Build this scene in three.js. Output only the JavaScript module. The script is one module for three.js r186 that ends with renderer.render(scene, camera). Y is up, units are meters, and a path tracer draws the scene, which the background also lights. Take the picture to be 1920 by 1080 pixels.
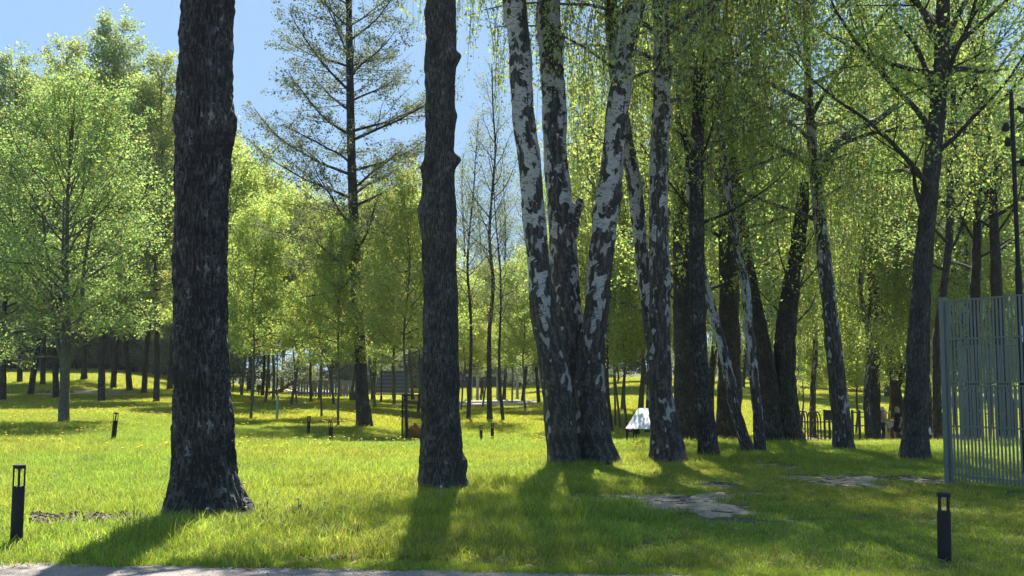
import * as THREE from 'three';
import { mergeGeometries } from 'three/addons/utils/BufferGeometryUtils.js';
import { MarchingCubes } from 'three/addons/objects/MarchingCubes.js';
import { createNoise3D, createNoise2D } from 'simplex-noise';

// ------------------------------------------------------------------ camera, sky, sun, exposure
const scene = new THREE.Scene();
const FOCAL = 2050, EYE = 1.55, PITCH = Math.atan(177 / FOCAL);      // the photograph is 1920 x 1080, its horizon at row 717
const camera = new THREE.PerspectiveCamera(2 * Math.atan(540 / FOCAL) * 180 / Math.PI, 1920 / 1080, 0.1, 2500);
camera.position.set(0, EYE, 0);
camera.rotation.x = PITCH;
scene.add(camera);
const renderer = new THREE.WebGLRenderer({ antialias: true });
renderer.toneMapping = THREE.LinearToneMapping;
renderer.toneMappingExposure = 3.5;
renderer.shadowMap.enabled = true;
const SUN = new THREE.Vector3(-0.045, Math.tan(57 * Math.PI / 180), -1).normalize();
{
  const w = 512, h = 256, data = new Float32Array(w * h * 4);
  for (let j = 0; j < h; j++) for (let i = 0; i < w; i++) {
    const up = ((j + 0.5) / h - 0.5) * Math.PI, round = ((i + 0.5) / w - 0.5) * 2 * Math.PI;
    const x = Math.cos(round) * Math.cos(up), y = Math.sin(up), z = Math.sin(round) * Math.cos(up);
    const t = Math.pow(Math.max(0, y), 0.55), c = Math.max(0, x * SUN.x + y * SUN.y + z * SUN.z);
    const glow = 0.08 * Math.pow(c, 6) + 0.3 * Math.pow(c, 60);
    const o = (j * w + i) * 4;
    data[o] = 0.15 * (1 - t) + 0.055 * t + glow;
    data[o + 1] = 0.235 * (1 - t) + 0.11 * t + glow * 0.98;
    data[o + 2] = 0.335 * (1 - t) + 0.21 * t + glow * 0.92;
    data[o + 3] = 1;
  }
  const sky = new THREE.DataTexture(data, w, h, THREE.RGBAFormat, THREE.FloatType);
  sky.mapping = THREE.EquirectangularReflectionMapping; sky.magFilter = THREE.LinearFilter; sky.needsUpdate = true;
  scene.background = sky; scene.environment = sky;
}
const sun = new THREE.DirectionalLight(new THREE.Color(1, 0.95, 0.85), 5);
sun.name = 'sun';
sun.position.copy(SUN).multiplyScalar(120); sun.castShadow = true;
Object.assign(sun.shadow.camera, { left: -90, right: 90, top: 90, bottom: -90, near: 1, far: 320 });
sun.shadow.mapSize.set(4096, 4096);
scene.add(sun, sun.target);

scene.fog = new THREE.FogExp2(new THREE.Color(0.9, 0.95, 1), 0.0002);

// ------------------------------------------------------------------ helpers
const rng = (seed) => () => { seed = (seed + 0x6d2b79f5) | 0; let t = Math.imul(seed ^ (seed >>> 15), 1 | seed); t = (t + Math.imul(t ^ (t >>> 7), 61 | t)) ^ t; return ((t ^ (t >>> 14)) >>> 0) / 4294967296; };
const n3 = createNoise3D(rng(11)), n2 = createNoise2D(rng(12));
const V = (x, y, z) => new THREE.Vector3(x, y, z);
const lerp = (a, b, t) => a + (b - a) * t, clamp = (x, a, b) => Math.min(b, Math.max(a, x));
const sstep = (a, b, x) => { const t = clamp((x - a) / (b - a), 0, 1); return t * t * (3 - 2 * t); };
const used = new Map();
const numbered = (name) => { const k = used.get(name) || 0; used.set(name, k + 1); return k ? name + '_' + String(k).padStart(3, '0') : name; };
function add(o) { o.traverse((c) => { if (c.isMesh) { c.castShadow = true; c.receiveShadow = true; } }); scene.add(o); return o; }
function tag(o, label, category, group, kind) { o.userData.label = label; o.userData.category = category; if (group) o.userData.group = group; if (kind) o.userData.kind = kind; return o; }
function mesh(name, geo, mat, parent) { const m = new THREE.Mesh(geo, mat); m.name = name; m.castShadow = m.receiveShadow = true; if (parent) parent.add(m); return m; }
function thing(name, label, category, pos, turn = 0, group) { const g = new THREE.Group(); g.name = numbered(name); if (pos) g.position.copy(pos); g.rotation.y = turn; tag(g, label, category, group); return add(g); }
function structure(name, geo, mat, label, category) { const m = mesh(numbered(name), geo, mat); tag(m, label, category, null, 'structure'); return add(m); }
const ORD = ['first', 'second', 'third', 'fourth', 'fifth', 'sixth', 'seventh', 'eighth', 'ninth', 'tenth', 'eleventh', 'twelfth', 'thirteenth', 'fourteenth', 'fifteenth', 'sixteenth'];

// terrain: five long profiles (distance, height) across the view, blended sideways; flat near the path
const PROFILES = [
  [150, [[0, 0], [25, 0], [34, 0.15], [50, 0.2], [68, 0.4], [85, 1.1], [100, 2], [130, 3], [200, 4], [400, 6], [900, 8]]],
  [600, [[0, 0], [25, 0], [36, -0.35], [45, -0.25], [62, 0.1], [90, 0.1], [128, 0.1], [160, 0.8], [220, 3], [400, 6], [900, 8]]],
  [900, [[0, 0], [25, 0], [40, -0.7], [55, -0.6], [75, -0.3], [100, -0.1], [140, 0.6], [220, 3], [400, 6], [900, 8]]],
  [1200, [[0, 0], [25, 0], [40, -0.6], [55, -0.7], [75, 0], [100, 1], [140, 2], [220, 4], [400, 6], [900, 8]]],
  [1650, [[0, 0], [25, 0], [40, -0.75], [55, -1.4], [70, -1.5], [90, -0.5], [120, 0.6], [220, 4], [400, 6], [900, 8]]],
];
function along(list, d) {
  if (d <= list[0][0]) return list[0][1];
  for (let i = 0; i < list.length - 1; i++) {
    const [d0, y0] = list[i], [d1, y1] = list[i + 1];
    if (d > d1) continue;
    const m = (k) => { if (k <= 0 || k >= list.length - 1) return 0; const a = (list[k][1] - list[k - 1][1]) / (list[k][0] - list[k - 1][0]), b = (list[k + 1][1] - list[k][1]) / (list[k + 1][0] - list[k][0]); return a * b <= 0 ? 0 : 2 * a * b / (a + b); };
    const w = d1 - d0, t = (d - d0) / w, t2 = t * t, t3 = t2 * t;
    return (2 * t3 - 3 * t2 + 1) * y0 + (t3 - 2 * t2 + t) * w * m(i) + (-2 * t3 + 3 * t2) * y1 + (t3 - t2) * w * m(i + 1);
  }
  return list[list.length - 1][1];
}
function ground(x, z) {
  const d = -z, s = 960 + FOCAL * x / Math.max(d, 20);
  let y;
  if (s <= PROFILES[0][0]) y = along(PROFILES[0][1], d);
  else if (s >= PROFILES[4][0]) y = along(PROFILES[4][1], d);
  else for (let i = 0; i < 4; i++) if (s <= PROFILES[i + 1][0]) { y = lerp(along(PROFILES[i][1], d), along(PROFILES[i + 1][1], d), sstep(PROFILES[i][0], PROFILES[i + 1][0], s)); break; }
  return y + (d > 12 ? 0.035 * n2(x * 0.22, z * 0.22) * sstep(12, 22, d) : 0);
}
const CP = Math.cos(PITCH), SP = Math.sin(PITCH);
function at(px, py, depth) {                                          // the point of the place that the photograph shows at (px, py), so many metres ahead
  const x = (px - 960) / FOCAL, y0 = (540 - py) / FOCAL, y = y0 * CP + SP, z = y0 * SP - CP;
  const k = depth / -z;
  return V(x * k, EYE + y * k, -depth);
}
function gnd(px, py) {
  let a = 6, p = at(px, py, a);
  for (let d = 6; d < 260; d += 0.25) { const q = at(px, py, d); if (q.y < ground(q.x, q.z)) { let lo = d - 0.25, hi = d; for (let k = 0; k < 20; k++) { const m = (lo + hi) / 2, r = at(px, py, m); if (r.y < ground(r.x, r.z)) hi = m; else lo = m; } p = at(px, py, hi); return p; } }
  return at(px, py, 260);
}
const onGround = (px, d) => { const x = (px - 960) / FOCAL * d; return V(x, ground(x, -d), -d); };
const ppm = (d) => FOCAL / d;                                          // photograph pixels per metre at a distance

// tileable gradient noise for textures
function tileNoise(seed) {
  const R = rng(seed), g = new Float32Array(4096 * 2);
  for (let i = 0; i < 4096; i++) { const a = R() * 6.2832; g[i * 2] = Math.cos(a); g[i * 2 + 1] = Math.sin(a); }
  const h = (x, y) => (Math.imul(x, 73856093) ^ Math.imul(y, 19349663)) & 4095;
  return (x, y, px, py) => {
    const ix = Math.floor(x), iy = Math.floor(y), fx = x - ix, fy = y - iy, u = fx * fx * fx * (fx * (fx * 6 - 15) + 10), v = fy * fy * fy * (fy * (fy * 6 - 15) + 10);
    const m = (a, p) => ((a % p) + p) % p, x0 = m(ix, px), x1 = m(ix + 1, px), y0 = m(iy, py), y1 = m(iy + 1, py);
    const d = (X, Y, dx, dy) => { const k = h(X, Y) * 2; return g[k] * dx + g[k + 1] * dy; };
    return lerp(lerp(d(x0, y0, fx, fy), d(x1, y0, fx - 1, fy), u), lerp(d(x0, y1, fx, fy - 1), d(x1, y1, fx - 1, fy - 1), u), v) * 1.5;
  };
}
function fbm(N, x, y, px, py, oct) { let s = 0, a = 0.55, k = 1; for (let i = 0; i < oct; i++) { s += a * N(x * k + i * 7, y * k + i * 3, px * k, py * k); a *= 0.5; k *= 2; } return s; }
const toS = (c) => { c = clamp(c, 0, 1); return 255 * (c <= 0.0031308 ? 12.92 * c : 1.055 * Math.pow(c, 1 / 2.4) - 0.055); };
function paint(w, h, fn) {                                            // fn(u, v) -> [r, g, b, height], colours linear; returns colour and height maps
  const a = new Uint8Array(w * h * 4), b = new Uint8Array(w * h * 4);
  for (let j = 0; j < h; j++) for (let i = 0; i < w; i++) {
    const [r, g, bl, ht] = fn((i + 0.5) / w, (j + 0.5) / h), o = (j * w + i) * 4;
    a[o] = toS(r); a[o + 1] = toS(g); a[o + 2] = toS(bl); a[o + 3] = 255;
    b[o] = b[o + 1] = b[o + 2] = clamp(ht, 0, 1) * 255; b[o + 3] = 255;
  }
  return [a, b].map((d, k) => { const t = new THREE.DataTexture(d, w, h, THREE.RGBAFormat); t.wrapS = t.wrapT = THREE.RepeatWrapping; t.magFilter = THREE.LinearFilter; if (!k) t.colorSpace = THREE.SRGBColorSpace; t.needsUpdate = true; return t; });
}
const std = (r, g, b, rough = 0.9, more = {}) => new THREE.MeshStandardMaterial({ color: new THREE.Color().setRGB(r, g, b), roughness: rough, ...more });

// ------------------------------------------------------------------ materials
const M = {};
function barkMaterial(seed, dark, light, moss, bump) {
  const N = tileNoise(seed);
  const [map, bumpMap] = paint(512, 1024, (u, v) => {
    const wx = 0.6 * N(u * 6, v * 6, 6, 6), f1 = 1 - Math.abs(N(u * 16 + wx, v * 6 + wx, 16, 6)), f2 = 1 - Math.abs(N(u * 28, v * 26, 28, 26));
    const height = clamp(1 - 0.75 * Math.pow(f1, 4) - 0.35 * Math.pow(f2, 5) + 0.15 * N(u * 60, v * 50, 60, 50), 0, 1);
    const broad = 0.5 + 1.1 * fbm(N, u * 3 + 3, v * 4 + 1, 3, 4, 3), fleck = sstep(-0.25, 0.6, N(u * 36 + wx, v * 15, 36, 15) + 0.75 * N(u * 72, v * 40 + 5, 72, 40) + 0.4 * N(u * 90, v * 90 + 5, 90, 90) + 0.5 * (broad - 0.5)), pale = sstep(0.42, 0.6, N(u * 13 + 8, v * 16 + 2, 13, 16) + 0.45 * N(u * 50, v * 60, 50, 60)) * sstep(0.35, 0.8, broad);
    return [0, 1, 2].map((c) => lerp(lerp(dark[c], light[c], fleck * (0.55 + 0.45 * clamp(broad, 0, 1))), moss[c], pale * 0.75)).concat(height);
  });
  return new THREE.MeshStandardMaterial({ map, bumpMap, bumpScale: bump, roughness: 0.95 });
}
M.barkBlack = barkMaterial(21, [0.018, 0.016, 0.0145], [0.082, 0.077, 0.07], [0.21, 0.2, 0.185], 0.035);
M.barkGrey = barkMaterial(22, [0.03, 0.027, 0.023], [0.115, 0.105, 0.09], [0.19, 0.185, 0.16], 0.035);
M.barkBrown = barkMaterial(23, [0.025, 0.02, 0.015], [0.085, 0.07, 0.055], [0.11, 0.11, 0.07], 0.03);
M.barkYoung = barkMaterial(24, [0.08, 0.075, 0.055], [0.16, 0.15, 0.12], [0.15, 0.16, 0.1], 0.006);
function birchMaterial(seed, rough) {                                 // v runs over 12 m of stem: dark and rough at the foot, white with black chevrons and lenticels above
  const N = tileNoise(seed), R = rng(seed * 7), marks = [];
  for (let i = 0; i < 300; i++) { const big = R() < 0.4; marks.push([R(), 0.5 + R() * 11.5, big ? 0.07 + R() * 0.12 : 0.025 + R() * 0.05, big ? 0.1 + R() * 0.2 : 0.03 + R() * 0.08, R() < 0.8]); }
  const shelf = Array.from({ length: 52 }, () => []);
  for (const m of marks) for (let k = Math.floor((m[1] - 0.6) * 4); k <= (m[1] + 0.6) * 4; k++) if (k >= 0 && k < 52) shelf[k].push(m);
  const [map, bumpMap] = paint(256, 2048, (u, v) => {
    const h = v * 12, warp = 0.075 * fbm(N, u * 9, h * 9, 9, 108, 4), wv = 0.12 * fbm(N, u * 14 + 3, h * 6, 14, 72, 4);
    const f1 = 1 - Math.abs(N(u * 9 + 4 * warp, h * 2.2, 9, 26)), furrow = Math.pow(f1, 3);
    const foot = sstep(3.6 * rough, 0.3, h) * 1.25 - 0.15;
    const cover = fbm(N, u * 5 + 2, h * 1.5, 5, 18, 5) * 1.05 + foot + (rough - 0.9) * 0.55;      // where the rough dark bark has taken over
    let black = cover > 0.2 ? 1 : 0;
    for (const [mu, mh, mw, mt, upward] of shelf[Math.floor(h * 4)]) {
      let du = Math.abs(u + warp - mu); if (du > 0.5) du = 1 - du;
      const k = (h + wv - mh) / mt;
      if (du < mw && k > -0.9 && k < 1) { const edge = upward ? 1 - k * 1.05 : 1 + k; const lower = upward ? -0.25 - 0.65 * (du / mw) : -0.9; if (du / mw < edge && k > lower) black = 1; }
    }
    const len = N(u * 12, h * 30, 12, 360) > 0.5 ? 1 : 0, tone = 0.85 + 0.3 * fbm(N, u * 4 + 6, h * 2, 4, 24, 4), grain = 0.9 + 0.25 * N(u * 50, h * 60, 50, 720);
    const plate = black && N(u * 6 + 1, h * 1.5, 6, 18) * 0.8 + 0.55 * N(u * 17, h * 6, 17, 72) > 0.36 + 0.22 * sstep(1.6, 0.1, h);
    if (black && !plate) { const g = (0.022 + 0.055 * sstep(-0.3, 0.6, N(u * 24 + 3 * warp, h * 3.5, 24, 42) + 0.8 * N(u * 44, h * 14, 44, 168))) * grain; return [g * 1.08, g * 0.96, g * 0.84, 0.45 + 0.5 * (1 - furrow) + 0.1 * N(u * 60, h * 40, 60, 480)]; }
    if (plate) { const c = 0.32 * tone * grain; return [c, c * 0.98, c * 0.93, 0.6]; }
    const peel = N(u * 10 + 3, h * 16, 10, 192) + 0.5 * N(u * 30, h * 50, 30, 600) > 0.42 ? 0.6 : 1, c = (len ? 0.12 : 0.42) * tone * grain * peel;
    return [c, c * 0.985, c * 0.95, len ? 0.3 : 0.36];
  });
  map.wrapT = bumpMap.wrapT = THREE.MirroredRepeatWrapping;
  return new THREE.MeshStandardMaterial({ map, bumpMap, bumpScale: 0.02, roughness: 0.85 });
}
M.birch = [birchMaterial(31, 1.15), birchMaterial(32, 1.4), birchMaterial(33, 0.7)];
const leafMat = (tint = [1, 1, 1], t = 0.5) => new THREE.MeshPhysicalMaterial({ color: new THREE.Color().setRGB(...tint), vertexColors: true, roughness: 0.95, transmission: t, thickness: 0, specularIntensity: 0.35, side: THREE.DoubleSide });
M.leaf = leafMat([2.3, 1.9, 2.8], 0.62); M.leafYellow = leafMat([2.65, 1.95, 2.7], 0.62); M.leafDeep = leafMat([2.25, 1.75, 2.9], 0.6); M.leafGrey = leafMat([1.9, 1.65, 2], 0.5); M.leafAlder = leafMat([1.8, 1.45, 1.9], 0.4);
M.grass = leafMat([1.92, 1.6, 1.6], 0.6);
{
  const N = tileNoise(41);
  const [soil, soilH] = paint(512, 512, (u, v) => { const a = fbm(N, u * 6, v * 6, 6, 6, 5), b = N(u * 70, v * 70, 70, 70), k = clamp(0.5 + a, 0, 1); return [lerp(0.035, 0.075, k) * (1 + 0.3 * b), lerp(0.045, 0.085, k) * (1 + 0.3 * b), lerp(0.015, 0.028, k), 0.5 + 0.4 * b]; });
  M.ground = new THREE.MeshStandardMaterial({ map: soil, bumpMap: soilH, bumpScale: 0.015, roughness: 1 });
  const [dirt, dirtH] = paint(512, 512, (u, v) => { const a = fbm(N, u * 5 + 1, v * 5 + 4, 5, 5, 5), b = N(u * 60, v * 60, 60, 60), c = N(u * 25 + 3, v * 25, 25, 25), k = clamp(0.5 + a * 1.1, 0, 1), s = (1 + 0.35 * b) * (c > 0.5 ? 1.35 : 1); return [lerp(0.19, 0.42, k) * s, lerp(0.15, 0.33, k) * s, lerp(0.11, 0.23, k) * s, 0.5 + 0.3 * b + 0.4 * a]; });
  M.dirt = new THREE.MeshStandardMaterial({ map: dirt, bumpMap: dirtH, bumpScale: 0.03, roughness: 1 });
  const [grit, gritH] = paint(1024, 1024, (u, v) => { const a = fbm(N, u * 5 + 6, v * 5 + 2, 5, 5, 5), b = N(u * 150, v * 150, 150, 150), c = N(u * 80 + 3, v * 80, 80, 80), k = clamp(0.5 + a, 0, 1), s = 1 + 0.55 * b + 0.3 * c; return [lerp(0.18, 0.3, k) * s, lerp(0.155, 0.255, k) * s, lerp(0.14, 0.225, k) * s, 0.5 + 0.4 * b + 0.3 * c]; });
  M.path = new THREE.MeshStandardMaterial({ map: grit, bumpMap: gritH, bumpScale: 0.012, roughness: 0.95 });
}
M.blackMetal = std(0.01, 0.01, 0.011, 0.85);
M.fencePaint = std(0.13, 0.155, 0.135, 0.6, { metalness: 0.1 });
M.steel = std(0.32, 0.33, 0.33, 0.4, { metalness: 0.7 });
M.darkWood = std(0.05, 0.042, 0.036, 0.85);
M.greyPlank = std(0.14, 0.145, 0.15, 0.85);
M.concrete = std(0.30, 0.30, 0.29, 0.9);
M.darkWall = std(0.06, 0.068, 0.075, 0.9);
M.white = std(0.6, 0.61, 0.63, 0.55);
M.glass = new THREE.MeshPhysicalMaterial({ color: 0x0b0f12, roughness: 0.08, metalness: 0, clearcoat: 1 });

// ------------------------------------------------------------------ geometry collectors
class Tubes {                                                         // round, tapered, joined lengths of wood
  constructor() { this.p = []; this.n = []; this.t = []; this.i = []; }
  add(pts, rad, sides) {
    const base = this.p.length / 3; let up = V(0.31, 0.2, 0.93);
    let run = 0;
    for (let k = 0; k < pts.length; k++) {
      const a = pts[Math.max(0, k - 1)], b = pts[Math.min(pts.length - 1, k + 1)], d = V(b.x - a.x, b.y - a.y, b.z - a.z).normalize();
      if (k) run += pts[k].distanceTo(pts[k - 1]);
      const s = V().crossVectors(d, up).normalize(), w = V().crossVectors(s, d); up = w;
      for (let j = 0; j <= sides; j++) {
        const q = j / sides * 6.28319, c = Math.cos(q), e = Math.sin(q), nx = s.x * c + w.x * e, ny = s.y * c + w.y * e, nz = s.z * c + w.z * e, r = rad[k];
        this.p.push(pts[k].x + nx * r, pts[k].y + ny * r, pts[k].z + nz * r); this.n.push(nx, ny, nz); this.t.push(j / sides, run / 1.6);
      }
    }
    for (let k = 0; k < pts.length - 1; k++) for (let j = 0; j < sides; j++) { const a = base + k * (sides + 1) + j, b = a + sides + 1; this.i.push(a, b, a + 1, b, b + 1, a + 1); }
  }
  build() { const g = new THREE.BufferGeometry(); g.setAttribute('position', new THREE.Float32BufferAttribute(this.p, 3)); g.setAttribute('normal', new THREE.Float32BufferAttribute(this.n, 3)); g.setAttribute('uv', new THREE.Float32BufferAttribute(this.t, 2)); g.setIndex(this.i); return g; }
}
class Leaves {
  constructor(most) { this.p = new Float32Array(most * 12); this.c = new Float32Array(most * 12); this.k = 0; this.most = most; }
  add(x, y, z, dx, dy, dz, sx, sy, sz, len, wid, r, g, b) {           // base point, direction of the tip, sideways direction
    if (this.k >= this.most) return;
    const o = this.k++ * 12, p = this.p, h = len * 0.45, w = wid * 0.5, ny = dz * sx - dx * sz, f = wid * 0.16 * (ny > 0 ? 1 : -1);
    p[o] = x; p[o + 1] = y; p[o + 2] = z;
    p[o + 3] = x + dx * h + sx * w; p[o + 4] = y + dy * h + sy * w + f; p[o + 5] = z + dz * h + sz * w;
    p[o + 6] = x + dx * len; p[o + 7] = y + dy * len - f; p[o + 8] = z + dz * len;
    p[o + 9] = x + dx * h - sx * w; p[o + 10] = y + dy * h - sy * w + f; p[o + 11] = z + dz * h - sz * w;
    for (let q = 0; q < 4; q++) { this.c[o + q * 3] = r; this.c[o + q * 3 + 1] = g; this.c[o + q * 3 + 2] = b; }
  }
  build() {
    const n = this.k, g = new THREE.BufferGeometry(), idx = new Uint32Array(n * 6);
    for (let i = 0; i < n; i++) idx.set([i * 4, i * 4 + 1, i * 4 + 2, i * 4, i * 4 + 2, i * 4 + 3], i * 6);
    g.setAttribute('position', new THREE.BufferAttribute(this.p.slice(0, n * 12), 3)); g.setAttribute('color', new THREE.BufferAttribute(this.c.slice(0, n * 12), 3)); g.setIndex(new THREE.BufferAttribute(idx, 1)); return g;
  }
}

// ------------------------------------------------------------------ trees
// a stem: points with radii, from the ground up
function stem(pts) {
  const y0 = pts[0].y, H = pts[pts.length - 1].y - y0;
  const find = (h) => { const y = y0 + clamp(h, 0, H); let i = 0; while (i < pts.length - 2 && pts[i + 1].y < y) i++; return [i, clamp((y - pts[i].y) / (pts[i + 1].y - pts[i].y || 1), 0, 1)]; };
  const cr = (k, i, t) => { const g = (q) => pts[clamp(q, 0, pts.length - 1)][k], a = g(i - 1), b = g(i), c = g(i + 1), d = g(i + 2); return 0.5 * (2 * b + (c - a) * t + (2 * a - 5 * b + 4 * c - d) * t * t + (3 * b - a - 3 * c + d) * t * t * t); };
  return { H, y0, at: (h) => { const [i, t] = find(h); return V(cr('x', i, t), y0 + clamp(h, 0, H), cr('z', i, t)); }, rad: (h) => { const [i, t] = find(h); return Math.max(0.008, lerp(pts[i].r, pts[i + 1].r, t)); } };
}
// a stem traced from rows of [column, row, width] of the photograph at the distance where its foot stands, then carried on to the height `top`
function traced(rows, o = {}) {
  const foot = rows[0], d = o.depth ?? -gnd(foot[0], foot[1]).z, list = [];
  const base = at(foot[0], foot[1], d), R = rng(Math.round(foot[0] * 13 + d));
  for (const [x, y, w] of rows) { const p = at(x, y, d); const q = V(p.x - base.x, p.y - base.y, 0); q.r = w / ppm(d) / 2; list.push(q); }
  const a = list[list.length - 2], b = list[list.length - 1];
  let lean = (b.x - a.x) / (b.y - a.y), y = b.y, x = b.x, z = 0, lz = (R() - 0.5) * 0.06;
  const top = o.top ?? b.y, r0 = b.r;
  while (y < top - 0.2) { y = Math.min(top, y + 1.2); lean = lean * 0.85 + (R() - 0.5) * 0.06; x += lean * 1.2; z += lz * 1.2; lz += (R() - 0.5) * 0.05; const q = V(x, y, z); q.r = lerp(r0, 0.03, Math.pow((y - b.y) / (top - b.y), 0.9)); list.push(q); }
  const g = ground(base.x, base.z);
  return { ...stem(list), base: V(base.x, Math.min(base.y, g), base.z), depth: d };
}
function trunkGeometry(s, o = {}) {
  const sides = o.sides ?? 28, fine = o.fine ?? 0.06, rough = o.rough ?? 0.015, upto = Math.min(o.upto ?? s.H, s.H), sd = (o.seed ?? 1) * 17.3, knots = o.knots || [], flare = o.flare ?? 0.25;
  const hs = [-0.25]; for (let h = 0; h < upto; h += h < (o.fineTo ?? 99) ? fine : fine * 4) hs.push(h); hs.push(upto);
  const p = [], t = [], idx = [], per = o.birch ? 1 : Math.max(1, Math.round(6.283 * s.rad(1.3) / 0.9));
  for (const h of hs) {
    const c = s.at(h), r = s.rad(h);
    for (let j = 0; j <= sides; j++) {
      const q = (j % sides) / sides * 6.28319, cx = Math.cos(q), cz = Math.sin(q);
      let e = r * (1 + flare * Math.exp(-Math.max(0, h) / (o.flareH ?? 0.22)) * (0.35 + 0.65 * Math.max(0, n3(cx * 1.6, 0.3, cz * 1.6 + sd))));
      const big = n3(cx * 0.9 + sd, h * 0.8, cz * 0.9) * 0.022 * r / 0.3, rid = Math.abs(n3(cx * 4.5 * (r + 0.25) / 0.45 + sd, h * 1.1, cz * 4.5 * (r + 0.25) / 0.45)), sm = n3(cx * 8 + sd, h * 5.5, cz * 8);
      e += big + rough * (1.4 * Math.min(rid * 1.8, 1) - 0.7) + rough * 0.45 * sm;
      for (const [kh, kq, ka, kw] of knots) { let dq = Math.abs(q - kq); if (dq > Math.PI) dq = 6.28319 - dq; const dh = h - kh, w = dh > 0 ? kw * 0.7 : kw * 1.3; e += ka * Math.exp(-(dq * dq) * 2.2 - dh * dh / (w * w)); }
      p.push(c.x + cx * e, h < 0 ? h : c.y - s.y0, c.z + cz * e); t.push(j / sides * per, o.birch ? Math.max(0, h) / 12 : h / 1.8);
    }
  }
  for (let k = 0; k < hs.length - 1; k++) for (let j = 0; j < sides; j++) { const a = k * (sides + 1) + j, b = a + sides + 1; idx.push(a, b, a + 1, b, b + 1, a + 1); }
  const g = new THREE.BufferGeometry(); g.setAttribute('position', new THREE.Float32BufferAttribute(p, 3)); g.setAttribute('uv', new THREE.Float32BufferAttribute(t, 2)); g.setIndex(idx); g.computeVertexNormals();
  const nn = g.attributes.normal; for (let k = 0; k < hs.length; k++) { const a = k * (sides + 1), b = a + sides; const x = nn.getX(a) + nn.getX(b), y = nn.getY(a) + nn.getY(b), z = nn.getZ(a) + nn.getZ(b), l = Math.hypot(x, y, z) || 1; nn.setXYZ(a, x / l, y / l, z / l); nn.setXYZ(b, x / l, y / l, z / l); }
  return g;
}
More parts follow.
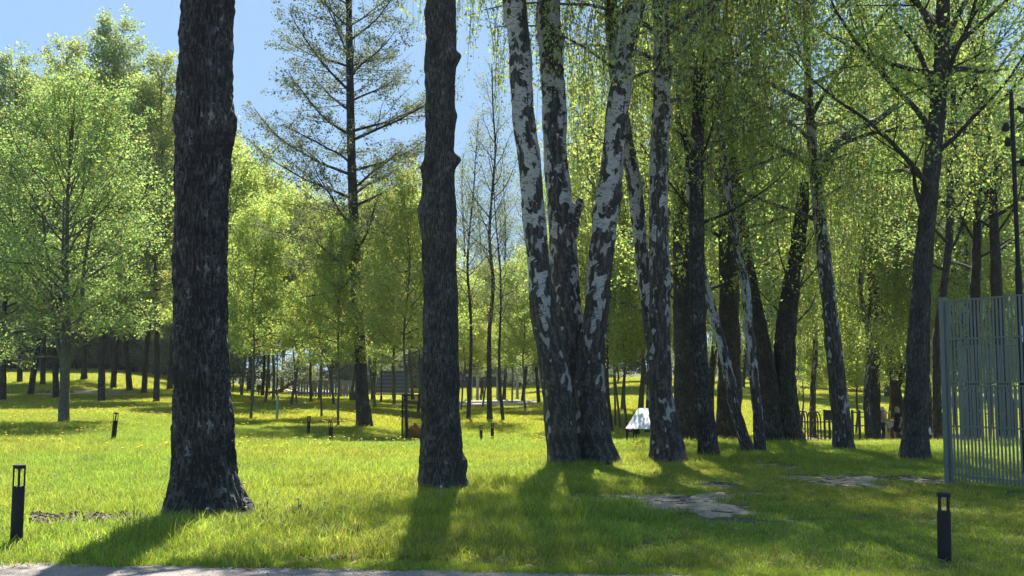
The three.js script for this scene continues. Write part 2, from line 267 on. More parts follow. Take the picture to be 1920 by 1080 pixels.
// limbs, twigs and leaves on a stem
function grow(s, o) {
  const R = rng(o.seed), wood = new Tubes(), leaves = new Leaves(o.most ?? 60000), col = o.color ?? [0.13, 0.21, 0.035], cv = o.vary ?? 0.3, H = s.H, h0 = o.h0;
  const shape = o.shape ?? ((t) => (0.5 + 0.5 * Math.sin(Math.PI * Math.min(1, t * 0.75 + 0.25))) * (1 - 0.55 * t * t));
  const leaf = (x, y, z, hang) => {
    const ls = o.leaf * (0.55 + 1.0 * R() * R() + 0.2 * R());
    let dx = R() * 2 - 1, dy = (R() * 2 - 1) * 0.6 - (hang ? 1.1 : 0.15), dz = R() * 2 - 1, l = Math.hypot(dx, dy, dz) || 1; dx /= l; dy /= l; dz /= l;
    let nx = R() * 2 - 1, ny = R() * 2 - 1 + (hang ? 0 : 0.9), nz = R() * 2 - 1, sx = dy * nz - dz * ny, sy = dz * nx - dx * nz, sz = dx * ny - dy * nx; l = Math.hypot(sx, sy, sz) || 1; sx /= l; sy /= l; sz /= l;
    const k = 1 + cv * (R() * 2 - 1), yel = 1 + (o.yellow ?? 0.25) * (R() * 2 - 1);
    leaves.add(x, y, z, dx, dy, dz, sx, sy, sz, ls, ls * (o.slim ?? 0.75), col[0] * k * yel, col[1] * k, col[2] * k / yel);
  };
  const limb = (p, az, el, L, r0, depth) => {
    const K = depth ? 4 : 7, pts = [p.clone()], rad = [r0]; let x = p.x, y = p.y, z = p.z;
    for (let k = 1; k <= K; k++) {
      el = clamp(el + (o.curve ?? 0.05) + (R() - 0.5) * (o.wiggle ?? 0.35), -1.2, 1.45); az += (R() - 0.5) * (o.wiggle ?? 0.35) * 1.2;
      const st = L / K; x += Math.cos(el) * Math.cos(az) * st; y += Math.sin(el) * st; z += Math.cos(el) * Math.sin(az) * st;
      pts.push(V(x, y, z)); rad.push(lerp(r0, depth ? 0.004 : 0.01, Math.pow(k / K, 0.8)));
    }
    wood.add(pts, rad, depth ? 3 : r0 > 0.05 ? 8 : 5);
    return { pts, az, el };
  };
  const pick = (pts, t) => { const f = t * (pts.length - 1), i = Math.min(pts.length - 2, Math.floor(f)), u = f - i, a = pts[i], b = pts[i + 1]; return V(lerp(a.x, b.x, u), lerp(a.y, b.y, u), lerp(a.z, b.z, u)); };
  const tuft = (p, n, spread, hang) => { for (let k = 0; k < n; k++) { const u = R() * 2 - 1, v = R() * 2 - 1, w = R() * 2 - 1; leaf(p.x + u * spread, p.y + v * spread * 0.8, p.z + w * spread, hang); } };
  const strand = (p, L) => {
    let x = p.x, y = p.y, z = p.z, ax = (R() - 0.5) * 0.9, az = (R() - 0.5) * 0.9; const pts = [p.clone()], n = Math.max(3, Math.round(L / 0.4));
    for (let k = 0; k < n; k++) { const dx = ax * Math.pow(0.55, k), dz = az * Math.pow(0.55, k), l = 0.4 / Math.hypot(dx, 1, dz); x += dx * l; y -= l; z += dz * l; if (y < (o.floor ?? 2)) break; pts.push(V(x, y, z)); }
    if (pts.length < 3) return;
    if (R() < 0.75) wood.add(pts, pts.map((_, k) => lerp(0.006, 0.0025, k / pts.length)), 3);
    const m = Math.round((pts.length - 1) * 0.4 * (o.perM ?? 22));
    for (let k = 0; k < m; k++) { const q = pick(pts, Math.pow(R(), 0.8)); leaf(q.x + (R() - 0.5) * 0.14, q.y, q.z + (R() - 0.5) * 0.14, true); }
  };
  for (let i = 0; i < o.n; i++) {
    const h = lerp(h0, H * 0.985, Math.pow((i + R()) / o.n, o.hp ?? 1)), t = (h - h0) / (H - h0);
    if (o.skip && o.skip(h, R)) continue;
    const L = Math.max(0.5, o.L * shape(t) * (0.75 + 0.45 * R())), az = i * 2.39996 + R() * 0.9 + o.seed, el = lerp(o.el0 ?? 0.3, o.el1 ?? 1.0, t) + (R() - 0.5) * 0.25, p = s.at(h); p.y -= s.y0;
    const r0 = Math.min(s.rad(h) * 0.62, 0.012 + L * (o.thick ?? 0.012)), A = limb(p, az, el, L, r0, 0);
    const subs = Math.ceil(L * (o.sub ?? 2.2));
    for (let k = 0; k < subs; k++) {
      const u = 0.18 + 0.82 * (k + R()) / subs, q = pick(A.pts, u), side = (k % 2 ? 1 : -1), B = limb(q, az + side * (0.4 + R() * 0.9), el * 0.6 + (R() - 0.45) * 0.9, (L * (1 - u) * 0.55 + (o.subMin ?? 0.6)) * (0.6 + 0.7 * R()), Math.max(0.006, r0 * (1 - u) * 0.45), 1);
      if (o.weep) { const m = Math.max(1, Math.round(B.pts[0].distanceTo(B.pts[4]) * (o.strands ?? 3))); for (let j = 0; j < m; j++) strand(pick(B.pts, R()), lerp(o.w0 ?? 0.7, o.w1 ?? 2.4, R() * R())); }
      else { const l = B.pts[0].distanceTo(B.pts[4]), m = Math.max(2, Math.round(l * (o.tufts ?? 5))); for (let j = 0; j < m; j++) { const c = pick(B.pts, 0.15 + 0.85 * R()), sp = o.spread ?? 0.28; c.x += (R() - 0.5) * sp; c.y += (R() - 0.5) * sp; c.z += (R() - 0.5) * sp; tuft(c, o.per ?? 7, sp * 0.7, o.hang); } }
    }
  }
  return { wood: wood.build(), leaves: leaves.build(), count: leaves.k };
}
let leafTotal = 0;
function finish(t, s, trunkOpt, crown, bark, leafM) {
  mesh('trunk', trunkGeometry(s, trunkOpt), bark, t);
  if (crown) { const g = grow(s, crown); leafTotal += g.count;  const b = mesh('branchwork', g.wood, crown.bark ?? bark, t); b.userData.kind = 'stuff'; const c = mesh('crown', g.leaves, leafM, t); c.userData.kind = 'stuff'; }
  return t;
}
// a limb traced at the tree's own distance, swinging towards or away by dz at its end
function limbPart(t, s, rows, bark, dz = 0, name = 'limb') {
  const T = new Tubes(), pts = [], rad = [];
  rows.forEach(([x, y, w], k) => { const p = at(x, y, s.depth), f = k / (rows.length - 1); pts.push(V(p.x - s.base.x, p.y - s.base.y, f * f * dz)); rad.push(w / ppm(s.depth) / 2); });
  const c = new THREE.CatmullRomCurve3(pts), n = rows.length * 5, P = c.getPoints(n), r = P.map((_, i) => { const f = i / n * (rad.length - 1), k = Math.min(rad.length - 2, Math.floor(f)); return lerp(rad[k], rad[k + 1], f - k) * (1 + 0.1 * n3(i * 0.7, s.depth, 0)); });
  P.push(P[n].clone().lerp(P[n - 1], -0.02)); r.push(0.003);
  T.add(P, r, 9);
  return mesh(name, T.build(), bark, t);
}
function tracedTree(name, label, rows, o) {
  const s = traced(rows, o), t = thing(name, label, 'tree', s.base, 0, o.group);
  finish(t, s, o.trunk || {}, o.crown, o.bark, o.leaf ?? M.leaf);
  for (const [r, dz] of o.limbs || []) limbPart(t, s, r, o.bark, dz ?? 0);
  return [t, s];
}

// ------------------------------------------------------------------ the setting: ground, path, bare soil
const edgeZ = (x) => -(9.03 - 0.108 * x) + 0.05 * n2(x * 1.3, 4) + 0.03 * n2(x * 5, 9) + 0.012 * n2(x * 17, 2);      // where the grass meets the path
{
  const xs = [], zs = [];
  for (let i = -70; i <= 70; i++) xs.push(Math.sign(i) * (Math.abs(i) * 0.6 + Math.pow(Math.abs(i) / 70, 4) * 560));
  for (let z = 14, st = 1; z > -900; z -= st) { zs.push(z); st = z > -60 ? 0.8 : z > -150 ? 2 : 18; }
  const p = [], t = [], idx = [], W = xs.length;
  for (const z of zs) for (const x of xs) { p.push(x, ground(x, z), z); t.push(x / 4, z / 4); }
  for (let j = 0; j < zs.length - 1; j++) for (let i = 0; i < W - 1; i++) { const a = j * W + i, b = a + W; idx.push(a, a + 1, b, b, a + 1, b + 1); }
  const g = new THREE.BufferGeometry(); g.setAttribute('position', new THREE.Float32BufferAttribute(p, 3)); g.setAttribute('uv', new THREE.Float32BufferAttribute(t, 2)); g.setIndex(idx); g.computeVertexNormals();
  structure('ground', g, M.ground, 'grassy park ground falling gently away from the path', 'ground');
}
{
  const p = [], t = [], idx = [], n = 400;
  for (let i = 0; i <= n; i++) { const x = -22 + 44 * i / n, e = edgeZ(x); for (const [z, y] of [[e - 0.02, -0.02], [e, 0.014], [e + 0.05, 0.02], [e + 0.6, 0.022], [9, 0.022]]) { p.push(x, y + (y > 0 ? 0.004 * n2(x * 6, z * 6) : 0), z); t.push(x / 1.6, z / 1.6); } }
  for (let i = 0; i < n; i++) for (let k = 0; k < 4; k++) { const a = i * 5 + k, b = a + 5; idx.push(a, a + 1, b, b, a + 1, b + 1); }
  const g = new THREE.BufferGeometry(); g.setAttribute('position', new THREE.Float32BufferAttribute(p, 3)); g.setAttribute('uv', new THREE.Float32BufferAttribute(t, 2)); g.setIndex(idx); g.computeVertexNormals();
  structure('path', g, M.path, 'grey gritty footpath along the bottom edge', 'path');
}
// bare patches: centre and half sizes on the ground, ragged outlines
const BARE = [];
function bare(px0, px1, py0, py1, rise, label, name = 'bare_soil', mat = M.dirt, spread = 0.8) {
  const c = gnd((px0 + px1) / 2, (py0 + py1) / 2), n0 = gnd((px0 + px1) / 2, py0), n1 = gnd((px0 + px1) / 2, py1), rx = (px1 - px0) / 2 / ppm(-c.z), rz = Math.abs(n1.z - n0.z) / 2;
  const seed = px0 * 0.37, rag = (q) => 1 + spread * (0.6 * n2(Math.cos(q) * 1.3 + seed, Math.sin(q) * 1.3) + 0.4 * n2(Math.cos(q) * 4 + seed, Math.sin(q) * 4));
  BARE.push({ x: c.x, z: c.z, rx, rz, rag });
  const p = [], t = [], idx = [], A = 120, K = 9;
  for (let k = 0; k <= K; k++) for (let a = 0; a < A; a++) { const q = a / A * 6.28319, f = k / K * rag(q) * 1.04, x = c.x + Math.cos(q) * rx * f, z = c.z + Math.sin(q) * rz * f, m = 1 - Math.pow(k / K, 2); p.push(x, ground(x, z) + 0.006 * (k < K) - 0.01 * (k === K) + rise * m * (0.5 + 0.5 * n2(x * 5, z * 5)) + 0.35 * rise * m * n2(x * 17, z * 17), z); t.push(x / 1.5, z / 1.5); }
  for (let k = 0; k < K; k++) for (let a = 0; a < A; a++) { const b = (a + 1) % A; idx.push(k * A + a, k * A + b, (k + 1) * A + a, (k + 1) * A + a, k * A + b, (k + 1) * A + b); }
  const g = new THREE.BufferGeometry(); g.setAttribute('position', new THREE.Float32BufferAttribute(p, 3)); g.setAttribute('uv', new THREE.Float32BufferAttribute(t, 2)); g.setIndex(idx); g.computeVertexNormals();
  structure(name, g, mat, label, 'bare soil');
}
bare(1125, 1430, 922, 960, 0.02, 'wide trodden bare soil patch in front of the birch with the flared foot');
bare(1495, 1650, 888, 912, 0.02, 'pale trodden soil patch before the leaning birch on the right');
bare(1430, 1510, 868, 880, 0.015, 'small bare soil patch behind the larger trodden ones');
bare(1290, 1390, 903, 914, 0.015, 'thin pale soil strip at the foot of the dark slender trunk');
bare(1700, 1775, 893, 906, 0.015, 'little soil patch beside the green fence post');
bare(60, 245, 972, 988, 0.07, 'low ridge of dark clods between the left bollard and the thickest trunk', 'soil_ridge', new THREE.MeshStandardMaterial({ map: M.dirt.map, bumpMap: M.dirt.bumpMap, bumpScale: 0.04, roughness: 1, color: new THREE.Color().setRGB(0.42, 0.36, 0.3) }), 0.4);
bare(60, 300, 733, 742, 0.01, 'pale worn earth among the shaded grove trunks');
bare(1420, 1700, 826, 833, 0.01, 'pale sandy ground of the exercise yard');
bare(1130, 1215, 802, 811, 0.01, 'worn sandy walk behind the tilted white board');
const bareness = (x, z) => { let m = 9; for (const b of BARE) { const dx = (x - b.x) / b.rx, dz = (z - b.z) / b.rz, q = Math.atan2(dz, dx); m = Math.min(m, Math.hypot(dx, dz) / b.rag(q)); } return m; };
{ // the pale path that slants down across the far lawn
  const p = [], t = [], idx = [], row = [[520, 728, 3], [590, 734, 5], [660, 744, 5], [740, 754, 5], [830, 757, 5], [1010, 756, 5]];
  row.forEach(([x, y, w], i) => { for (const s of [-1, 1]) { const c = gnd(x, y + s * w); p.push(c.x, ground(c.x, c.z) + 0.05, c.z); t.push(i, s); } if (i) { const a = i * 2 - 2; idx.push(a, a + 1, a + 2, a + 2, a + 1, a + 3); } });
  const g = new THREE.BufferGeometry(); g.setAttribute('position', new THREE.Float32BufferAttribute(p, 3)); g.setAttribute('uv', new THREE.Float32BufferAttribute(t, 2)); g.setIndex(idx); g.computeVertexNormals();
  structure('far_path', g, std(0.34, 0.31, 0.27), 'pale path slanting down across the far lawn', 'path');
}

// ------------------------------------------------------------------ grass
function tuftPatch(seed, size, n, h0, h1, wid, lean) {                // a square of blades; each blade bends over at its middle
  const R = rng(seed), p = [], c = [], idx = [];
  for (let k = 0; k < n; k++) {
    const x = (R() - 0.5) * size * 1.15, z = (R() - 0.5) * size * 1.15, q = R() * 6.28319, clump = 0.65 + 0.5 * (0.5 + 0.5 * n2(x * 9 + seed, z * 9)), h = lerp(h0, h1, R() * R()) * clump, w = wid * (0.6 + 0.7 * R()), a = R() * 6.28319, l = h * lean * (0.2 + R());
    const cx = Math.cos(q) * w / 2, cz = Math.sin(q) * w / 2, mx = Math.cos(a) * l * 0.35, mz = Math.sin(a) * l * 0.35, tx = Math.cos(a) * l, tz = Math.sin(a) * l, b = p.length / 3;
    p.push(x - cx, -0.02, z - cz, x + cx, -0.02, z + cz, x + mx - cx * 0.8, h * 0.6, z + mz - cz * 0.8, x + mx + cx * 0.8, h * 0.6, z + mz + cz * 0.8, x + tx, h * (1 - 0.25 * lean * R()), z + tz);
    idx.push(b, b + 1, b + 2, b + 2, b + 1, b + 3, b + 2, b + 3, b + 4);
    const s = 0.5 + 0.85 * R(), kind = R(); let col = kind < 0.04 ? [0.34, 0.29, 0.13] : kind < 0.4 ? [0.215, 0.285, 0.03] : [0.15, 0.24, 0.028];
    for (let v = 0; v < 5; v++) c.push(col[0] * s, col[1] * s, col[2] * s);
  }
  const g = new THREE.BufferGeometry(); g.setAttribute('position', new THREE.Float32BufferAttribute(p, 3)); g.setAttribute('color', new THREE.Float32BufferAttribute(c, 3)); g.setIndex(idx); return g;
}
function spread(name, label, geo, mat, list, category = 'grass') {    // list of [x, z, turn, width, height, tint]
  const m = new THREE.InstancedMesh(geo, mat, list.length), o = new THREE.Object3D(), c = new THREE.Color(), up = V(0, 1, 0), nn = V(), q = new THREE.Quaternion();
  list.forEach(([x, z, turn, w, h, tint, lift = 0], i) => {
    nn.set(ground(x - 0.4, z) - ground(x + 0.4, z), 0.8, ground(x, z - 0.4) - ground(x, z + 0.4)).normalize();
    o.quaternion.setFromUnitVectors(up, nn).multiply(q.setFromAxisAngle(up, turn)); o.position.set(x, ground(x, z) + lift, z); o.scale.set(w, h, w); o.updateMatrix(); m.setMatrixAt(i, o.matrix);
    m.setColorAt(i, c.setRGB(...tint));
  });
  m.name = numbered(name); tag(m, label, category, null, 'stuff'); add(m); return m;
}
{
  const R = rng(77), kinds = { short: [], mid: [], tall: [], far: [] };
  for (let d = 8.3; d < 46; d += 0.42) for (let x = -(d * 0.56 + 2.5); x < d * 0.56 + 2.5; x += 0.42) {
    const X = x + (R() - 0.5) * 0.3, Z = -d + (R() - 0.5) * 0.3, b = bareness(X, Z);
    if (Z > edgeZ(X) - 0.1 - 0.1 * R()) continue;
    if (b < 0.75 && R() < 0.85 || b < 1.1 && R() < 0.6 || b < 1.5 && R() < 0.3) continue;
    const thin = n2(X * 0.35 + 5, Z * 0.35), tallness = n2(X * 0.16 + 30, Z * 0.16) + 0.35 * n2(X * 0.7, Z * 0.7), tr = 0.5 + 0.5 * n2(X * 0.12, Z * 0.12 + 60), pt = 0.88 + 0.2 * n2(X * 0.9 + 40, Z * 0.9) + 0.1 * R(), tint = [pt * (0.86 + 0.26 * tr + 0.08 * R()), pt * 1.04, pt * (0.9 + 0.2 * R())];
    const rightLawn = sstep(0.2, 2.2, X + (12 - d) * 0.1) * sstep(22, 18, d), edge = sstep(1.6, 0.3, edgeZ(X) - Z);
    const want = 0.55 + 0.5 * tallness - 0.85 * rightLawn - 0.55 * edge;
    const kind = want < 0.15 ? 'short' : want < 0.75 ? 'mid' : 'tall';
    if (kind === 'short' && thin < -0.6 && R() < 0.25) continue;
    const w = 0.9 + 0.3 * R();
    kinds[kind].push([X, Z, R() * 6.283, w, (0.75 + 0.5 * R()) * (b < 1.2 ? 0.6 : 1), tint]);
  }
  for (let x = -9; x < 9; x += 0.16) for (let k = 0; k < 2; k++) { const X = x + (R() - 0.5) * 0.15, w = 0.35 + 0.35 * R(), Z = edgeZ(X) - w * 0.22 - 0.12 * k * R(); kinds.short.push([X, Z, R() * 6.283, w, 0.7 + 0.6 * R(), [0.85 + 0.2 * R(), 0.95 + 0.1 * R(), 0.95]]); }
  for (let d = 46; d < 150; d += d < 80 ? 1.1 : 1.8) for (let x = -(d * 0.54 + 4); x < d * 0.54 + 4; x += d < 80 ? 1.1 : 1.8) {
    const X = x + (R() - 0.5), Z = -d + (R() - 0.5), tr = 0.5 + 0.5 * n2(X * 0.08, Z * 0.08 + 60);
    if (bareness(X, Z) < 1) continue;
    kinds.far.push([X, Z, R() * 6.283, (d < 80 ? 1 : 1.7) * (0.9 + 0.3 * R()), 0.8 + 0.5 * R(), [1.05 + 0.22 * tr, 1 + 0.1 * R(), 0.85]]);
  }
  spread('lawn_grass', 'short thin lawn grass near the path and under the birches', tuftPatch(1, 0.5, 900, 0.025, 0.085, 0.006, 0.9), M.grass, kinds.short);
  spread('meadow_grass', 'bright knee-high spring grass covering the open meadow', tuftPatch(2, 0.5, 900, 0.04, 0.17, 0.0065, 0.75), M.grass, kinds.mid);
  spread('tall_grass', 'taller tufted grass in clumps across the meadow', tuftPatch(3, 0.5, 800, 0.06, 0.26, 0.007, 0.7), M.grass, kinds.tall);
  spread('distant_grass', 'grass of the far lawns beyond the bollards', tuftPatch(4, 1.4, 1100, 0.05, 0.2, 0.018, 0.7), M.grass, kinds.far);
  // broad weed leaves and dandelions
  const rosette = (() => { const L = new Leaves(12), Q = rng(5); for (let k = 0; k < 11; k++) { const a = k * 2.4, el = 0.35 + Q() * 0.7, dx = Math.cos(a) * Math.cos(el), dz = Math.sin(a) * Math.cos(el); L.add(0, 0, 0, dx, Math.sin(el), dz, -Math.sin(a), 0, Math.cos(a), 0.1 + Q() * 0.1, 0.03 + Q() * 0.025, 0.115, 0.16, 0.03); } return L.build(); })();
  const weeds = [], heads = [], clocks = [];
  for (let k = 0; k < 1700; k++) { const d = 9 + 26 * Math.pow(R(), 1.2), x = (R() - 0.5) * 1.1 * d, z = -d; if (x > 0.5 && R() < 0.7) continue; if (z > edgeZ(x) - 0.15 || bareness(x, z) < 0.9 || n2(x * 0.3, z * 0.3 + 8) < -0.1) continue; weeds.push([x, z, R() * 6.3, 0.45 + R() * 0.55, 0.4 + R() * 0.6, [0.9 + 0.3 * R(), 1, 1]]); }
  for (const [px, py] of [[385, 985], [330, 990], [300, 1000], [430, 985], [480, 960], [520, 985], [560, 970], [640, 1005], [250, 985], [130, 985]]) for (let k = 0; k < 9; k++) { const g = gnd(px + (R() - 0.5) * 60, py + (R() - 0.5) * 16); weeds.push([g.x, g.z, R() * 6.3, 0.6 + R() * 0.6, 0.7 + 0.7 * R(), [0.95, 0.95, 1]]); }
  spread('weed', 'low broad-leaved weeds scattered through the meadow', rosette, M.grass, weeds, 'weeds');
  const head = mergeGeometries([new THREE.SphereGeometry(0.02, 7, 5).scale(1, 0.5, 1).translate(0, 0.2, 0), new THREE.CylinderGeometry(0.003, 0.003, 0.2, 4).translate(0, 0.1, 0)]);
  for (let k = 0; k < 2600; k++) { const d = 22 + 60 * Math.pow(R(), 0.8), x = (-0.5 + R() * 0.7) * d, z = -d; if (n2(x * 0.12 + 3, z * 0.12) < -0.15 + (x > 2 ? 0.5 : 0)) continue; heads.push([x, z, 0, 0.9 + 0.5 * R() + d / 70, 0.8 + R() * 0.4, [1, 0.9 + 0.1 * R(), 1]]); }
  spread('dandelion', 'yellow dandelions dotted over the far meadow', head, std(0.7, 0.58, 0.03), heads, 'flowers');
  const clock = mergeGeometries([new THREE.SphereGeometry(0.016, 7, 5).translate(0, 0.2, 0), new THREE.CylinderGeometry(0.0025, 0.003, 0.2, 4).translate(0, 0.1, 0)]);
  for (let k = 0; k < 150; k++) { const d = 12 + 22 * R(), x = (-0.5 + R() * 0.5) * d, z = -d; if (n2(x * 0.2 + 9, z * 0.2) < 0.1 || z > edgeZ(x) - 0.3) continue; clocks.push([x, z, 0, 0.8 + R() * 0.4, 0.7 + R() * 0.4, [1, 1, 1]]); }
  spread('dandelion_clock', 'white dandelion seed heads standing in the near meadow', clock, std(0.42, 0.43, 0.36), clocks, 'flowers');
  // last year's leaves and bits of twig on the lawn and the soil
  const litter = new Leaves(1); litter.add(0, 0, 0, 0.95, 0.2, 0.2, -0.2, 0.1, 0.97, 0.06, 0.04, 0.2, 0.14, 0.08); const fallen = [];
  for (let k = 0; k < 2600; k++) { const d = 9 + 16 * R(), x = (-0.3 + R() * 0.9) * d * 0.8, z = -d; if (z > edgeZ(x) + 0.4) continue; const b = bareness(x, z); if (b > 1.4 && R() < 0.55) continue; fallen.push([x, z, R() * 6.3, 0.6 + R() * 0.8, 0.7, [0.7 + 0.7 * R(), 0.7 + 0.5 * R(), 0.8], 0.012 + (b > 1.1 ? 0.05 * R() : 0)]); }
  spread('fallen_leaf', 'dry brown leaves scattered on the lawn and bare soil', litter.build(), M.grass, fallen, 'leaves');
  const twig = new THREE.CylinderGeometry(0.004, 0.006, 0.22, 4).rotateZ(1.5), sticks = []; for (let k = 0; k < 160; k++) { const b = BARE[k % 5], q = R() * 6.3, f = R() * 1.2, x = b.x + Math.cos(q) * f * b.rx, z = b.z + Math.sin(q) * f * b.rz; sticks.push([x, z, R() * 6.3, 0.5 + R(), 1, [1, 1, 1], 0.02]); }
  spread('twig', 'thin fallen twigs lying on the trodden soil', twig, std(0.09, 0.07, 0.05), sticks, 'twigs');
  const pebble = new THREE.SphereGeometry(0.014, 6, 4).scale(1, 0.6, 0.8), stones = []; for (let k = 0; k < 900; k++) { const x = -6 + 12 * R(), z = edgeZ(x) + 0.02 + 0.5 * R() * R(); stones.push([x, z, R() * 6.3, 0.4 + R(), 0.5 + R(), [0.7 + 0.5 * R(), 0.7 + 0.5 * R(), 0.7 + 0.45 * R()], 0.02]); }
  spread('pebble', 'loose grit along the edge of the footpath', pebble, std(0.28, 0.25, 0.22), stones, 'gravel');
  // clods on the soil ridge
  const clods = []; for (let k = 0; k < 260; k++) { const g = gnd(60 + 200 * R(), 972 + 15 * R()); clods.push([g.x, g.z, R() * 6.3, 0.4 + R() * 1.1, 0.4 + R(), [0.8 + 0.4 * R(), 0.8 + 0.3 * R(), 0.8], 0.02 + 0.03 * R()]); }
  const cg = new THREE.IcosahedronGeometry(0.035, 1); for (let k = 0; k < cg.attributes.position.count; k++) { const a = cg.attributes.position, f = 1 + 0.45 * n3(a.getX(k) * 60, a.getY(k) * 60, a.getZ(k) * 60); a.setXYZ(k, a.getX(k) * f, a.getY(k) * f, a.getZ(k) * f); } cg.computeVertexNormals();
  spread('soil_clod', 'dark crumbled clods along the soil ridge', cg, std(0.075, 0.06, 0.05), clods, 'soil');
}

// ------------------------------------------------------------------ the traced trees
const rev = (...r) => r.reverse();
const WEEP = { weep: true, h0: 6, n: 32, L: 4, el0: 0.5, el1: 1.1, curve: -0.06, sub: 2.6, strands: 3.3, w0: 0.7, w1: 3, perM: 22, leaf: 0.062, slim: 0.75, color: [0.145, 0.215, 0.035], most: 60000, thick: 0.011 };
const BROAD = { h0: 7, n: 26, L: 5, el0: 0.45, el1: 1.1, sub: 2.4, tufts: 5, per: 9, spread: 0.35, leaf: 0.1, color: [0.12, 0.2, 0.03], most: 50000 };
tracedTree('broadleaf_tree', 'thickest dark furrowed trunk with a flared foot, foremost on the left', rev([390, -120, 93], [390, 0, 95], [385, 50, 94], [385, 130, 97], [385, 200, 102], [382, 260, 100], [380, 300, 97], [378, 400, 95], [376, 540, 93], [376, 640, 96], [378, 740, 100], [381, 840, 110], [384, 890, 119], [387, 935, 136], [388, 968, 146]),
  { top: 19, bark: M.barkBlack, trunk: { sides: 88, fine: 0.022, fineTo: 7, rough: 0.028, seed: 3, flare: 0.34, flareH: 0.2, knots: [[4.72, 0, 0.05, 0.14], [4.7, 3.1, 0.04, 0.2], [1.62, 1.9, 0.03, 0.08]] }, crown: { ...BROAD, h0: 6.7, seed: 5, n: 26, L: 5.2, per: 13 }, leaf: M.leaf });
tracedTree('broadleaf_tree', 'straight dark knobbly trunk standing alone in mid meadow', rev([826, -100, 54], [826, 0, 54], [827, 100, 57], [825, 170, 55], [825, 250, 54], [823, 310, 57], [822, 400, 63], [822, 450, 61], [825, 540, 62], [825, 640, 64], [826, 740, 70], [827, 840, 75], [829, 890, 82], [830, 917, 88]),
  { top: 19, bark: M.barkGrey, trunk: { sides: 72, fine: 0.025, fineTo: 8, rough: 0.018, seed: 8, flare: 0.32, flareH: 0.16, knots: [[6.42, 0.1, 0.085, 0.1], [6.3, 3.3, 0.02, 0.2], [4.85, 0.15, 0.11, 0.1], [4.72, 3.2, 0.04, 0.1], [4.08, 3.1, 0.05, 0.2], [5.5, 0.2, 0.03, 0.1], [3.6, 0.4, 0.03, 0.15], [7.1, 3.0, 0.03, 0.1], [0.4, 0.2, 0.06, 0.12]] }, crown: { ...BROAD, h0: 8.8, seed: 6, n: 20, L: 4.2, per: 8 } });
const birchKnots = (seed, n) => { const R = rng(seed), k = []; for (let i = 0; i < n; i++) k.push([1.5 + R() * 8, R() * 6.28, 0.015 + R() * 0.035, 0.06 + R() * 0.1]); return k; };
const BT = (seed, x = {}) => ({ birch: true, sides: 40, fine: 0.045, fineTo: 10, rough: 0.014, seed, flare: 0.2, knots: birchKnots(seed, 9), ...x });
tracedTree('birch_tree', 'leftmost stem of the birch clump, leaning left, white plates on black bark', rev([958, -100, 41], [964, 0, 43], [975, 100, 40], [980, 200, 42], [993, 300, 43], [1001, 400, 42], [1012, 520, 42], [1020, 590, 49], [1031, 640, 54], [1045, 740, 56], [1056, 840, 59], [1060, 872, 64]),
  { top: 20, bark: M.birch[0], trunk: BT(2), crown: { ...WEEP, h0: 9.4, seed: 21, n: 28, L: 3.8, strands: 4 } });
tracedTree('birch_tree', 'crooked middle stem of the birch clump with a broken side stub', rev([1026, -100, 40], [1028, 0, 43], [1030, 60, 47], [1034, 110, 42], [1039, 200, 45], [1042, 300, 44], [1050, 380, 47], [1055, 440, 48], [1060, 520, 50], [1068, 600, 52], [1076, 700, 54], [1086, 800, 58], [1092, 862, 66]),
  { depth: 21.3, top: 20, bark: M.birch[1], trunk: BT(3, { knots: [[8.4, 0, 0.07, 0.12], [5.0, 0.1, 0.1, 0.12], ...birchKnots(9, 8)] }), crown: { ...WEEP, h0: 9.4, seed: 22, n: 26, L: 3.6, strands: 4 }, limbs: [[[[1060, 470, 34], [1074, 420, 24], [1083, 390, 20], [1088, 374, 13]], 0.1]] });
tracedTree('birch_tree', 'right stem of the birch clump, leaning right, with a broad dark foot', rev([1203, -80, 40], [1190, 0, 41], [1172, 100, 40], [1159, 200, 42], [1149, 300, 43], [1137, 400, 46], [1125, 500, 45], [1119, 580, 44], [1109, 640, 50], [1106, 740, 58], [1113, 830, 72], [1120, 870, 86]),
  { top: 20, bark: M.birch[0], trunk: BT(4, { flare: 0.28 }), crown: { ...WEEP, h0: 9, seed: 23, n: 26, L: 3.6 } });
tracedTree('birch_tree', 'upright birch with a wide dark flared foot beside the white board', rev([1238, -100, 27], [1238, 0, 28], [1241, 100, 30], [1241, 180, 33], [1242, 205, 36], [1237, 260, 33], [1236, 300, 33], [1235, 400, 35], [1237, 500, 36], [1237, 640, 38], [1240, 740, 43], [1249, 830, 58], [1256, 870, 76]),
  { top: 22, bark: M.birch[1], trunk: BT(5, { flare: 0.3 }), crown: { ...WEEP, h0: 7, seed: 24, n: 38, L: 4.4, strands: 4 }, limbs: [[[[1246, 190, 16], [1258, 120, 12], [1290, 70, 9], [1335, 25, 7], [1390, -30, 6]], 1], [[[1244, 150, 14], [1275, 95, 8], [1310, 40, 6], [1350, -40, 4]], -1]] });
tracedTree('birch_tree', 'slender birch leaning left behind the upright flared birch', rev([1140, -80, 22], [1145, 0, 24], [1155, 130, 25], [1172, 250, 27], [1184, 300, 27], [1197, 400, 26], [1206, 500, 25], [1214, 560, 25], [1226, 640, 28], [1243, 740, 30], [1268, 850, 36]),
  { depth: 22.6, top: 18, bark: M.birch[0], trunk: BT(6, { sides: 28 }), crown: { ...WEEP, h0: 7.5, seed: 25, n: 22, L: 3.2 } });
